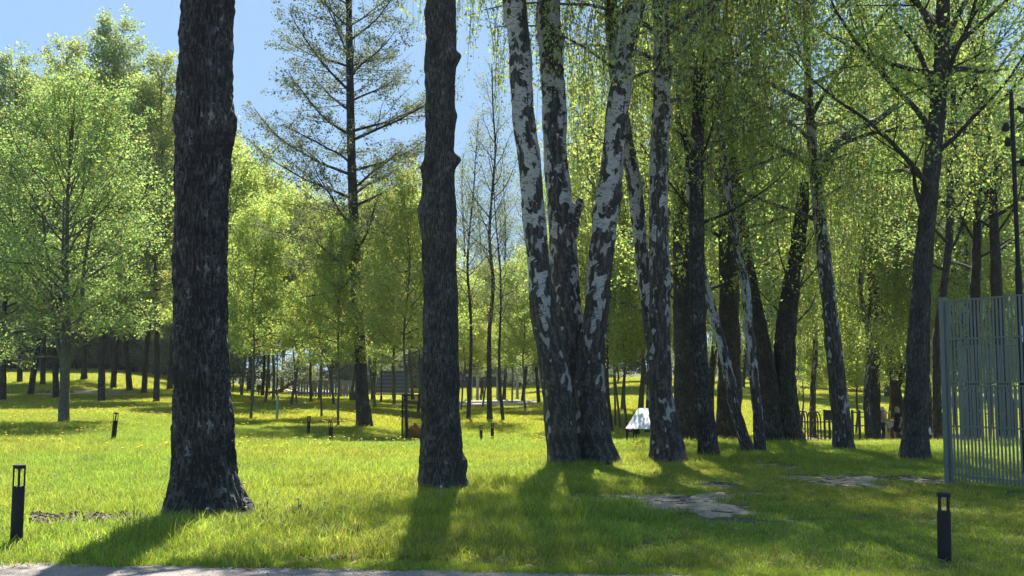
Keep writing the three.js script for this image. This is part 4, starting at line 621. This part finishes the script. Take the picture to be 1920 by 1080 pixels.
{
  const g = gnd(519, 788), k = 1 / ppm(-g.z), t = thing('tree_guard', 'pale green tube post standing in the far meadow', 'post', g); mesh('tube', lathe([[0.06, -0.1], [0.06, 46 * k], [0.05, 46 * k], [0.05, -0.1]], 16), std(0.25, 0.36, 0.25, 0.6), t); mesh('band', lathe([[0.0605, 30 * k], [0.064, 30 * k], [0.064, 31.5 * k], [0.0605, 31.5 * k]], 16), std(0.45, 0.5, 0.42), t); t.rotation.z = -0.03;
  const b = gnd(662, 753), kk = 1 / ppm(-b.z), u = thing('litter_box', 'dark litter box beside the far path left of the alder', 'bin', b); mesh('case', box(13 * kk, 15 * kk, 10 * kk, 0, 9 * kk, 0), M.darkWall, u); for (const s of [-1, 1]) mesh('foot', box(1.5 * kk, 2 * kk, 8 * kk, s * 4.5 * kk, 0.5 * kk, 0), M.darkWall, u); mesh('lid', box(14 * kk, 1 * kk, 11 * kk, 0, 17 * kk, 0), M.darkWall, u);
  const R = rng(9), stone = std(0.42, 0.41, 0.38); for (let i = 0; i < 4; i++) { const p = gnd([543, 549, 563, 569][i] + R() * 2, 757 + R() * 3), s = new THREE.IcosahedronGeometry(0.11 + 0.07 * R(), 2), a = s.attributes.position; for (let j = 0; j < a.count; j++) { const f = 1 + 0.25 * n3(a.getX(j) * 4 + i * 9, a.getY(j) * 4, a.getZ(j) * 4); a.setXYZ(j, a.getX(j) * f * 1.3, a.getY(j) * f * 0.7, a.getZ(j) * f); } s.computeVertexNormals(); const m = mesh(numbered('stone'), s, stone); m.position.copy(p).y += 0.05; tag(m, `${ORD[i]} pale stone from the left at the foot of a far young tree`, 'stone', 'pale stones round a young tree'); add(m); }
}
// ------------------------------------------------------------------ globe lamps
function globeLamp(px, pyTop, d, label) {
  const g = onGround(px, d), top = at(px, pyTop, d).y - g.y, t = thing('globe_lamp', label, 'lamp post', g, 0, 'globe lamps of the far path');
  mesh('pole', lathe([[0.001, -0.2], [0.09, -0.2], [0.09, 0.5], [0.05, 0.6], [0.04, top - 0.5], [0.001, top - 0.48]], 12), M.blackMetal, t);
  const b = mesh('globe', new THREE.SphereGeometry(0.24, 18, 12).translate(0, top - 0.26, 0), std(0.8, 0.8, 0.78, 0.35), t);
  mesh('cap', lathe([[0.001, top + 0.02], [0.09, top - 0.01], [0.15, top - 0.06], [0.13, top - 0.08]], 14), M.blackMetal, t); mesh('collar', lathe([[0.05, top - 0.52], [0.12, top - 0.48], [0.13, top - 0.43], [0.05, top - 0.42]], 14), M.blackMetal, b);
}
globeLamp(716, 666, 84, 'white globe lamp just right of the alder trunk'); globeLamp(521, 648, 96, 'white globe lamp above the timber stairs'); globeLamp(601, 656, 104, 'white globe lamp above the grey board fence'); globeLamp(902, 689, 100, 'white globe lamp left of the wispy dark trunk'); globeLamp(938, 680, 92, 'white globe lamp between the two thin dark trunks');
// ------------------------------------------------------------------ structures far across the lawn
{
  const d = 104, k = 1 / ppm(d), g = onGround(620, d), t = thing('board_fence', 'low grey board fence behind the far path, left of the alder', 'fence', g), R = rng(3), H = 33 * k;
  const bg = box(0.22, 1, 0.03, 0, 0.5, 0); for (let i = 0; i < 22; i++) { const m = mesh('board', bg, M.greyPlank, t); m.position.x = (-58 + i * 5.3) * k; m.scale.y = H * (0.96 + 0.06 * R()); }
  for (const y of [0.25, 0.8]) mesh('rail', box(120 * k, 0.08, 0.05, 0, H * y, -0.045), M.greyPlank, t); for (let i = 0; i < 4; i++) mesh('post', box(0.12, H + 0.3, 0.12, (-58 + i * 38.5) * k, H / 2, -0.14), M.greyPlank, t);
}
{
  const d = 100, k = 1 / ppm(d), g = onGround(528, d), t = thing('timber_stair', 'dark timber stairs with handrails behind the walker in white', 'stairs', g), yy = (y) => at(528, y, d).y - g.y, X = (x) => (x - 528) * k;
  for (let i = 0; i < 7; i++) mesh('step', box(5 * k, 0.1, 1.5, X(524 + i * 4.6), yy(733 - i * 3), 0), M.darkWood, t);
  for (const z of [-0.8, 0.8]) {
    for (const [a, b] of [[[498, 703], [517, 701]], [[517, 701], [526, 711]], [[526, 708], [546, 708]], [[546, 708], [558, 722]]]) mesh('handrail', rod(V(X(a[0]), yy(a[1]), z), V(X(b[0]), yy(b[1]), z), 0.045), M.darkWood, t);
    for (const [x, y] of [[498, 703], [504, 702], [510, 702], [517, 701], [526, 708], [536, 708], [546, 708], [557, 721]]) mesh('baluster', rod(V(X(x), yy(y), z), V(X(x), Math.min(yy(728), yy(y) - 0.4), z), 0.035), M.darkWood, t);
    mesh('stringer', rod(V(X(520), yy(737), z), V(X(557), yy(713), z), 0.08), M.darkWood, t);
  }
  const u = thing('guard_rail', 'dark double guard rail along the top of the far lawn', 'railing', onGround(465, d)); for (const y of [698, 706]) mesh('rail', box(80 * k, 0.09, 0.05, 0, at(465, y, d).y - u.position.y, 0), M.darkWood, u); for (let i = 0; i < 7; i++) mesh('post', box(0.09, at(465, 697, d).y - u.position.y + 0.2, 0.09, (-39 + i * 13) * k, (at(465, 697, d).y - u.position.y - 0.2) / 2, -0.075), M.darkWood, u);
  const s = thing('notice_board', 'pale blue slanted board above the timber stairs', 'sign', onGround(512, 106)); const hy = at(512, 690, 106).y - s.position.y; mesh('panel', box(0.75, 0.55, 0.04).rotateX(-0.6).rotateZ(-0.35).translate(0, hy, 0), std(0.5, 0.58, 0.66, 0.5), s); for (const x of [-0.25, 0.25]) mesh('leg', rod(V(x, -0.1, -0.03), V(x, hy - 0.1, -0.03), 0.03), M.darkWood, s);
}
{
  const d = 118, k = 1 / ppm(d), g = onGround(736, d), t = thing('seating_steps', 'dark terrace of seating steps with pale edges behind the globe lamp', 'steps', g);
  for (let i = 0; i < 6; i++) { const y = at(736, 733 - i * 7, d).y - g.y, m = mesh('tier', box(64 * k, 6.6 * k, 0.8, 0, y, -i * 0.8), M.darkWall, t); mesh('edge_board', box(62 * k, 0.08, 0.1, 0, y + 3.4 * k, -i * 0.8 + 0.42), M.greyPlank, m); }
  const yb = at(736, 738, d).y - g.y; mesh('plinth', box(66 * k, Math.max(0.4, yb + 0.6), 5, 0, (yb - 0.6) / 2, -2), M.darkWall, t);
  const u = thing('concrete_pergola', 'grey post and beam pergola behind the thin dark trunks', 'pergola', onGround(945, 98)), kk = 1 / ppm(98), top = at(945, 706, 98).y - u.position.y;
  for (const x of [883, 896, 933, 937, 970, 982, 1008]) mesh('post', box(0.24, top + 0.2, 0.24, (x - 945) * kk, top / 2 - 0.1, x % 2 ? -0.6 : 0.6), M.concrete, u);
  for (const z of [-0.6, 0.6]) mesh('beam', box(140 * kk, 0.22, 0.26, 0, top + 0.111, z), M.concrete, u); for (let i = 0; i < 9; i++) mesh('crossbeam', box(0.12, 0.14, 1.8, (-64 + i * 16) * kk, top + 0.295, 0), M.concrete, u);
}
function longHouse(label, px0, px1, py0, d, rows) {
  const g = onGround((px0 + px1) / 2, d), k = 1 / ppm(d), W = (px1 - px0) * k, H = at(0, py0, d).y - g.y, t = thing('park_building', label, 'building', g);
  mesh('wall', box(W, H + 1, 6, 0, H / 2 - 0.5, -3), M.darkWall, t); mesh('roof', box(W + 0.6, 0.3, 6.8, 0, H + 0.152, -3), M.darkWood, t);
  const n = Math.round(W / 3); for (let r = 0; r < rows; r++) for (let i = 0; i < n; i++) { const x = (i + 0.5) / n * W - W / 2, y = (r + 0.55) * H / rows, w = mesh('window', box(1.7, 1.3, 0.08, x, y, 0.042), M.concrete, t); mesh('pane', box(1.5, 1.1, 0.02, x, y, 0.095), M.glass, w); }
}
longHouse('long dark low building glimpsed behind the shaded grove', -60, 420, 652, 150, 1);
longHouse('dark park building glimpsed behind the pergola', 690, 1040, 640, 150, 2);
{
  const d = 140, k = 1 / ppm(d); [[[146, 645, 152, 649], 'upper'], [[160, 651, 170, 657], 'middle'], [[246, 681, 264, 690], 'lower']].forEach(([[x0, y0, x1, y1], w]) => { const g = onGround((x0 + x1) / 2, d), t = thing('stair_flight', `${w} white slanting stair rail glimpsed through the shaded grove`, 'stairs', g), a = at(x0, y0, d).sub(g), b = at(x1, y1, d).sub(g); for (const z of [0, 0.9]) { mesh('handrail', rod(V(a.x, a.y, z), V(b.x, b.y, z), 0.1), M.white, t); for (const f of [0.05, 0.5, 0.95]) mesh('baluster', rod(V(lerp(a.x, b.x, f), lerp(a.y, b.y, f), z), V(lerp(a.x, b.x, f), Math.max(-0.2, lerp(a.y, b.y, f) - 4), z), 0.04), M.darkWood, t); } });
}
// ------------------------------------------------------------------ the exercise yard
{
  const d = 52, k = 1 / ppm(d), Y = (g, px, py) => at(px, py, d).y - g.y, green = std(0.03, 0.04, 0.045, 0.5);
  let g = onGround(1616, d), t = thing('pull_up_frame', 'dark pull-up frame with vertical posts left of the women', 'exercise frame', g);
  for (const [x, top] of [[1594, 769], [1607, 769], [1622, 772], [1636, 772]]) mesh('post', rod(V((x - 1616) * k, -0.1, 0), V((x - 1616) * k, Y(g, x, top), 0), 0.065, 12), green, t);
  for (const [x0, x1, y] of [[1594, 1636, 773], [1594, 1636, 798], [1607, 1636, 782], [1622, 1636, 812]]) mesh('crossbar', rod(V((x0 - 1616) * k, Y(g, x0, y), 0), V((x1 - 1616) * k, Y(g, x1, y), 0), 0.028, 8), green, t);
  for (let i = 0; i < 6; i++) { const x = (1623.5 + i * 2.1 - 1616) * k; mesh('bar', rod(V(x, Y(g, 1622, 822), 0), V(x, Y(g, 1622, 775), 0), 0.018, 6), green, t); }
  g = onGround(1520, d); t = thing('bar_frame', 'low dark bar frame beside the massive split trunk', 'exercise frame', g);
  for (const [x, top] of [[1489, 782], [1542, 768], [1551, 786], [1561, 784]]) mesh('post', rod(V((x - 1520) * k, -0.1, 0), V((x - 1520) * k, Y(g, x, top), 0), 0.055, 12), green, t);
  mesh('crossbar', rod(V((1489 - 1520) * k, Y(g, 1489, 791), 0), V((1561 - 1520) * k, Y(g, 1561, 791), 0), 0.03, 8), green, t); mesh('crossbar', rod(V((1542 - 1520) * k, Y(g, 1542, 770), 0), V((1561 - 1520) * k, Y(g, 1561, 770), 0), 0.03, 8), green, t);
  mesh('panel', box(17 * k, 18 * k, 0.04, (1551 - 1520) * k, Y(g, 1551, 779), -0.06), M.darkWall, t);
  const arch = (px0, px1, top, label) => { const q = onGround((px0 + px1) / 2, d), u = thing('arch_bar', label, 'exercise frame', q), w = (px1 - px0) / 2 * k, h = Y(q, px0, top); for (const z of [-0.25, 0.25]) { const c = new THREE.CatmullRomCurve3([V(-w, -0.1, z), V(-w, h * 0.75, z), V(-w * 0.6, h, z), V(w * 0.6, h, z), V(w, h * 0.75, z), V(w, -0.1, z)], false, 'catmullrom', 0.2); mesh('hoop', new THREE.TubeGeometry(c, 40, 0.035, 8), green, u); } for (const y of [0.3, 0.6]) for (const s of [-1, 1]) mesh('rung', rod(V(s * w, h * y, -0.25), V(s * w, h * y, 0.25), 0.02), green, u); };
  arch(1496, 1508, 772, 'narrow arched bar nearest the massive split trunk'); arch(1513, 1532, 773, 'wider arched bar left of the curving birch');
  g = onGround(1662, 56); t = thing('yellow_frame', 'pale yellow upright frame glimpsed between the two women', 'exercise frame', g); const yel = std(0.62, 0.5, 0.2, 0.6), k6 = 1 / ppm(56); for (const x of [1656, 1666]) mesh('post', box(0.1, at(x, 770, 56).y - g.y + 0.1, 0.1, (x - 1662) * k6, (at(x, 770, 56).y - g.y) / 2 - 0.05, 0), yel, t); mesh('crossbar', box(9 * k6 - 0.1, 0.08, 0.08, (1661 - 1662) * k6, at(1661, 774, 56).y - g.y, 0), yel, t);
  g = onGround(1742, 50); t = thing('park_bench', 'dark park bench with pale seat between the tall grey trunk and the fence', 'bench', g); const k5 = 1 / ppm(50); for (let i = 0; i < 3; i++) mesh('seat_slat', box(70 * k5, 0.04, 0.12, 0, 0.45, -0.16 + i * 0.15), M.concrete, t); for (const x of [-28, 0, 28]) mesh('leg', box(0.08, 0.52, 0.4, x * k5, 0.16, -0.01), M.blackMetal, t); mesh('apron', box(68 * k5, 0.1, 0.05, 0, 0.375, 0.16), M.blackMetal, t);
  g = V(onGround(1738, 50).x, ground(onGround(1738, 50).x, -50) + 0.47, -50.02); t = thing('water_bottle', 'small pale bottle standing on the dark park bench', 'bottle', g); mesh('flask', lathe([[0.001, 0], [0.045, 0], [0.05, 0.02], [0.05, 0.2], [0.02, 0.26], [0.02, 0.28], [0.001, 0.28]], 14), std(0.75, 0.78, 0.8, 0.3), t); mesh('cap', lathe([[0.024, 0.27], [0.024, 0.31], [0.001, 0.31]], 12), M.white, t);
  g = onGround(1730, 47); t = thing('yard_post', 'short dark post behind the bench end', 'post', onGround(1690, 54)); mesh('post', rod(V(0, -0.1, 0), V(0, 2.1, 0), 0.06, 12), green, t); mesh('lamp_head', box(0.14, 0.12, 0.14, 0, 2.16, 0), M.steel, t);
}
// ------------------------------------------------------------------ people and a dog
function blob(caps, centre, half, res, k = 0.03) {                   // caps: [ax, ay, az, ra, bx, by, bz, rb]
  const mc = new MarchingCubes(res, undefined, false, false, 200000), f = mc.field, hs = half;
  for (let z = 0; z < res; z++) for (let y = 0; y < res; y++) for (let x = 0; x < res; x++) {
    const px = centre[0] + (x - res / 2) / (res / 2) * hs, py = centre[1] + (y - res / 2) / (res / 2) * hs, pz = centre[2] + (z - res / 2) / (res / 2) * hs; let d = 9;
    for (const [ax, ay, az, ra, bx, by, bz, rb] of caps) { const dx = bx - ax, dy = by - ay, dz = bz - az, qx = px - ax, qy = py - ay, qz = pz - az, t = clamp((qx * dx + qy * dy + qz * dz) / (dx * dx + dy * dy + dz * dz || 1e-9), 0, 1), e = Math.hypot(qx - dx * t, qy - dy * t, qz - dz * t) - lerp(ra, rb, t), h = Math.max(0, k - Math.abs(d - e)) / k; d = Math.min(d, e) - h * h * k * 0.25; }
    f[x + y * res + z * res * res] = -d;
  }
  mc.isolation = 0; mc.update();
  const g = new THREE.BufferGeometry(), p = mc.positionArray.slice(0, mc.count * 3), n = mc.normalArray.slice(0, mc.count * 3);
  for (let i = 0; i < mc.count; i++) for (let c = 0; c < 3; c++) p[i * 3 + c] = p[i * 3 + c] * hs + centre[c];
  g.setAttribute('position', new THREE.BufferAttribute(p, 3)); g.setAttribute('normal', new THREE.BufferAttribute(n, 3)); return g;
}
const cap = (a, ra, b, rb) => [...a, ra, ...b, rb];
function person(pos, turn, label, P, C) {                             // faces +z; P: joints, C: colours
  const t = thing('person', label, 'person', pos, turn), skin = std(0.45, 0.29, 0.21, 0.6), J = { head: [0, 1.55, 0.02], neck: [0, 1.40, 0], chest: [0, 1.25, 0], hip: [0, 0.93, 0], ...P };
  const S = (s) => [s * 0.17, 1.36, 0], Hp = (s) => [s * 0.09, 0.9, 0], body = [cap([0, 1.60, 0], 0.095, [0, 1.50, 0.03], 0.07), cap([0, 1.53, 0.1], 0.014, [0, 1.505, 0.112], 0.018), cap([-0.085, 1.55, 0], 0.016, [-0.088, 1.53, 0], 0.014), cap([0.085, 1.55, 0], 0.016, [0.088, 1.53, 0], 0.014), cap([0, 1.48, 0], 0.055, [0, 1.38, -0.01], 0.06), cap([-0.12, 1.34, 0], 0.08, [0.12, 1.34, 0], 0.08), cap([0, 1.3, 0], 0.13, [0, 1.08, 0], 0.115), cap([-0.06, 0.95, 0], 0.13, [0.06, 0.95, 0], 0.13)], arms = [], legs = [];
  const hands = [];
  for (const s of [-1, 1]) {
    const [el, wr] = s < 0 ? J.armL : J.armR, [kn, an] = s < 0 ? J.legL : J.legR;
    arms.push(cap(S(s), 0.055, el, 0.042), cap(el, 0.042, wr, 0.028)); legs.push(cap(Hp(s), 0.092, kn, 0.058), cap(kn, 0.056, an, 0.036), cap(an, 0.038, [an[0] + s * 0.015, an[1] - 0.055, an[2] + 0.15], 0.03));
    const d = V(...wr).sub(V(...el)).normalize(), sd = V(1, 0, 0).cross(d).lengthSq() > 0.05 ? V(1, 0, 0).cross(d).normalize() : V(0, 0, 1), pl = V().crossVectors(d, sd).normalize(), w = V(...wr), palm = w.clone().addScaledVector(d, 0.085);
    body.push(cap(wr, 0.028, palm.toArray(), 0.034));
    for (let i = 0; i < 4; i++) { const o = (i - 1.5) * 0.02, a = palm.clone().addScaledVector(d, 0.015).addScaledVector(sd, o), L = [0.07, 0.08, 0.075, 0.058][i], b = a.clone().addScaledVector(d, L * 0.55), c = b.clone().addScaledVector(d, L * 0.35).addScaledVector(pl, -L * 0.35); const T = new Tubes(); T.add([a, b, c], [0.01, 0.009, 0.006], 7); hands.push(T.build()); }
    const a = w.clone().addScaledVector(d, 0.035).addScaledVector(sd, 0.02), b = a.clone().addScaledVector(sd, 0.035).addScaledVector(d, 0.03), c = b.clone().addScaledVector(d, 0.03), T = new Tubes(); T.add([a, b, c], [0.013, 0.011, 0.008], 7); hands.push(T.build());
  }
  const bg = blob([...body, ...arms, ...legs], [0, 0.85, 0.05], 0.92, 84), strip = (g) => { const q = g.index ? g.toNonIndexed() : g; q.deleteAttribute('uv'); return q; };
  mesh('body', mergeGeometries([bg, ...hands.map(strip)]), skin, t);
  const fat = (list, e) => list.map((c) => { const q = [...c]; q[3] += e; q[7] += e; return q; });
  const torso = [cap([-0.12, 1.34, 0], 0.095, [0.12, 1.34, 0], 0.095), cap([0, 1.3, 0], 0.145, [0, 1.08, 0], 0.13), cap([-0.05, 0.98, 0], 0.14, [0.05, 0.98, 0], 0.14)];
  const sleeve = C.sleeve ?? 0.5, sl = []; for (const s of [-1, 1]) { const [el] = s < 0 ? J.armL : J.armR, a = S(s), e = a.map((v, i) => lerp(v, el[i], sleeve)); sl.push(cap(a, 0.07, e, 0.062)); }
  mesh(C.dress ? 'dress' : 'shirt', blob([...torso, ...sl, ...(C.dress ? [cap([0, 0.95, 0], 0.15, [0, 0.66, 0.0], 0.17), cap([-0.07, 0.9, 0], 0.13, [-0.08, 0.64, 0], 0.14), cap([0.07, 0.9, 0], 0.13, [0.08, 0.64, 0], 0.14)] : [])], [0, 1.0, 0.03], 0.6, 64), std(...C.top, 0.85), t);
  if (C.legs) mesh('trousers', blob([...fat(legs.filter((_, i) => i % 3 < 2), 0.014), cap([-0.06, 0.95, 0], 0.137, [0.06, 0.95, 0], 0.137)], [0, 0.6, 0.03], 0.62, 64), std(...C.legs, 0.9), t);
  for (const s of [-1, 1]) { const [, an] = s < 0 ? J.legL : J.legR; mesh('shoe', blob([cap([an[0], an[1] - 0.05, an[2] - 0.03], 0.042, [an[0] + s * 0.015, an[1] - 0.065, an[2] + 0.16], 0.036)], [an[0], an[1] - 0.05, an[2] + 0.06], 0.2, 28), std(...(C.shoe ?? [0.03, 0.03, 0.03]), 0.7), t); mesh('eye', new THREE.SphereGeometry(0.011, 8, 6).translate(s * 0.033, 1.555, 0.083), M.blackMetal, t); }
  mesh('mouth', box(0.04, 0.006, 0.006, 0, 1.478, 0.098), std(0.3, 0.1, 0.09), t);
  mesh(C.hat ? 'sun_hat' : 'hair', blob(C.hat ? [cap([0, 1.63, -0.005], 0.1, [0, 1.6, -0.02], 0.105)] : [cap([0, 1.62, -0.02], 0.1, [0, 1.56, -0.04], 0.095), ...(C.long ? [cap([0, 1.55, -0.06], 0.085, [0, 1.33, -0.1], 0.06)] : [])], [0, 1.5, -0.03], 0.3, 48), std(...C.hair, 0.8), t);
  if (C.hat) { mesh('hat_brim', lathe([[0.1, 1.6], [0.18, 1.585], [0.18, 1.592], [0.1, 1.615]], 24), std(...C.hair, 0.8), t); mesh('hair', blob([cap([0, 1.54, -0.05], 0.085, [0, 1.36, -0.08], 0.05)], [0, 1.45, -0.05], 0.25, 36), std(0.3, 0.2, 0.1), t); }
  return t;
}
const foot = (px, d) => { const g = onGround(px, d); g.y += 0.012; return g; };
person(foot(1650, 51.5), Math.PI / 2 - 0.25, 'person in a pale top and dark trousers reaching towards the one in black', { armL: [[-0.24, 1.12, 0.1], [-0.12, 1.06, 0.36]], armR: [[0.24, 1.14, 0.12], [0.1, 1.1, 0.38]], legL: [[-0.1, 0.5, 0.03], [-0.1, 0.1, -0.03]], legR: [[0.1, 0.5, 0.05], [0.11, 0.1, 0.04]] }, { top: [0.42, 0.33, 0.24], legs: [0.03, 0.032, 0.04], hair: [0.62, 0.55, 0.42], hat: true, sleeve: 0.55 });
person(foot(1677, 51.5), -Math.PI / 2 + 0.35, 'person in a short black dress with long fair hair, stepping away from the bench', { armL: [[-0.23, 1.12, 0.04], [-0.16, 0.98, 0.24]], armR: [[0.25, 1.1, -0.06], [0.24, 0.88, 0.02]], legL: [[-0.09, 0.5, 0.08], [-0.09, 0.1, 0.04]], legR: [[0.1, 0.52, -0.12], [0.1, 0.14, -0.38]] }, { top: [0.012, 0.012, 0.014], dress: true, hair: [0.5, 0.36, 0.18], long: true, shoe: [0.25, 0.2, 0.17], sleeve: 0.35 });
{ const w = foot(487, 98); person(w, Math.PI + 0.6, 'person in a white shirt and dark trousers walking across the far lawn', { armL: [[-0.25, 1.12, -0.06], [-0.22, 0.9, 0.08]], armR: [[0.25, 1.12, 0.06], [0.22, 0.92, 0.2]], legL: [[-0.1, 0.52, 0.16], [-0.1, 0.12, 0.2]], legR: [[0.1, 0.52, -0.08], [0.1, 0.16, -0.34]] }, { top: [0.72, 0.72, 0.7], legs: [0.03, 0.035, 0.045], hair: [0.06, 0.045, 0.035], sleeve: 0.9 }); }
{
  const bagp = foot(1663.5, 51.5), t = thing('carrier_bag', 'white bag held between the two people in the exercise yard', 'bag', V(bagp.x, bagp.y + 0.88, bagp.z)); const s = new THREE.SphereGeometry(0.14, 16, 12), a = s.attributes.position; for (let i = 0; i < a.count; i++) { const f = 1 + 0.2 * n3(a.getX(i) * 9, a.getY(i) * 9, a.getZ(i) * 9); a.setXYZ(i, a.getX(i) * f * 1.3, a.getY(i) * f, a.getZ(i) * f * 0.7); } s.computeVertexNormals(); mesh('pouch', s, M.white, t); mesh('handle', new THREE.TorusGeometry(0.06, 0.008, 6, 16, Math.PI).translate(0, 0.13, 0), M.white, t);
  const g = onGround(511, 97), d = thing('dog', 'small dark dog trotting beside the walker in white', 'dog', g, 0.3), fur = std(0.03, 0.027, 0.025);
  mesh('body', blob([cap([-0.22, 0.42, 0], 0.105, [0.2, 0.44, 0], 0.13), cap([0.22, 0.48, 0], 0.085, [0.34, 0.6, 0], 0.06), cap([0.34, 0.62, 0], 0.075, [0.42, 0.6, 0], 0.05), cap([0.42, 0.595, 0], 0.042, [0.52, 0.58, 0], 0.03), ...[-1, 1].flatMap((s) => [cap([0.33, 0.67, s * 0.05], 0.03, [0.31, 0.6, s * 0.075], 0.018), cap([0.2, 0.4, s * 0.07], 0.06, [0.21, 0.2, s * 0.07], 0.03), cap([0.21, 0.2, s * 0.07], 0.028, [0.2 + s * 0.04, 0.03, s * 0.07], 0.025), cap([-0.22, 0.4, s * 0.07], 0.085, [-0.14, 0.26, s * 0.075], 0.045), cap([-0.14, 0.26, s * 0.075], 0.038, [-0.27, 0.15, s * 0.075], 0.025), cap([-0.27, 0.15, s * 0.075], 0.025, [-0.25, 0.03, s * 0.075], 0.025)]), cap([-0.3, 0.46, 0], 0.03, [-0.44, 0.58, 0], 0.015)], [0.03, 0.36, 0], 0.52, 64), fur, d);
  mesh('collar', new THREE.TorusGeometry(0.075, 0.012, 8, 18).rotateY(Math.PI / 2).rotateZ(0.7).translate(0.27, 0.53, 0), std(0.4, 0.05, 0.04), d);
}
renderer.render(scene, camera);
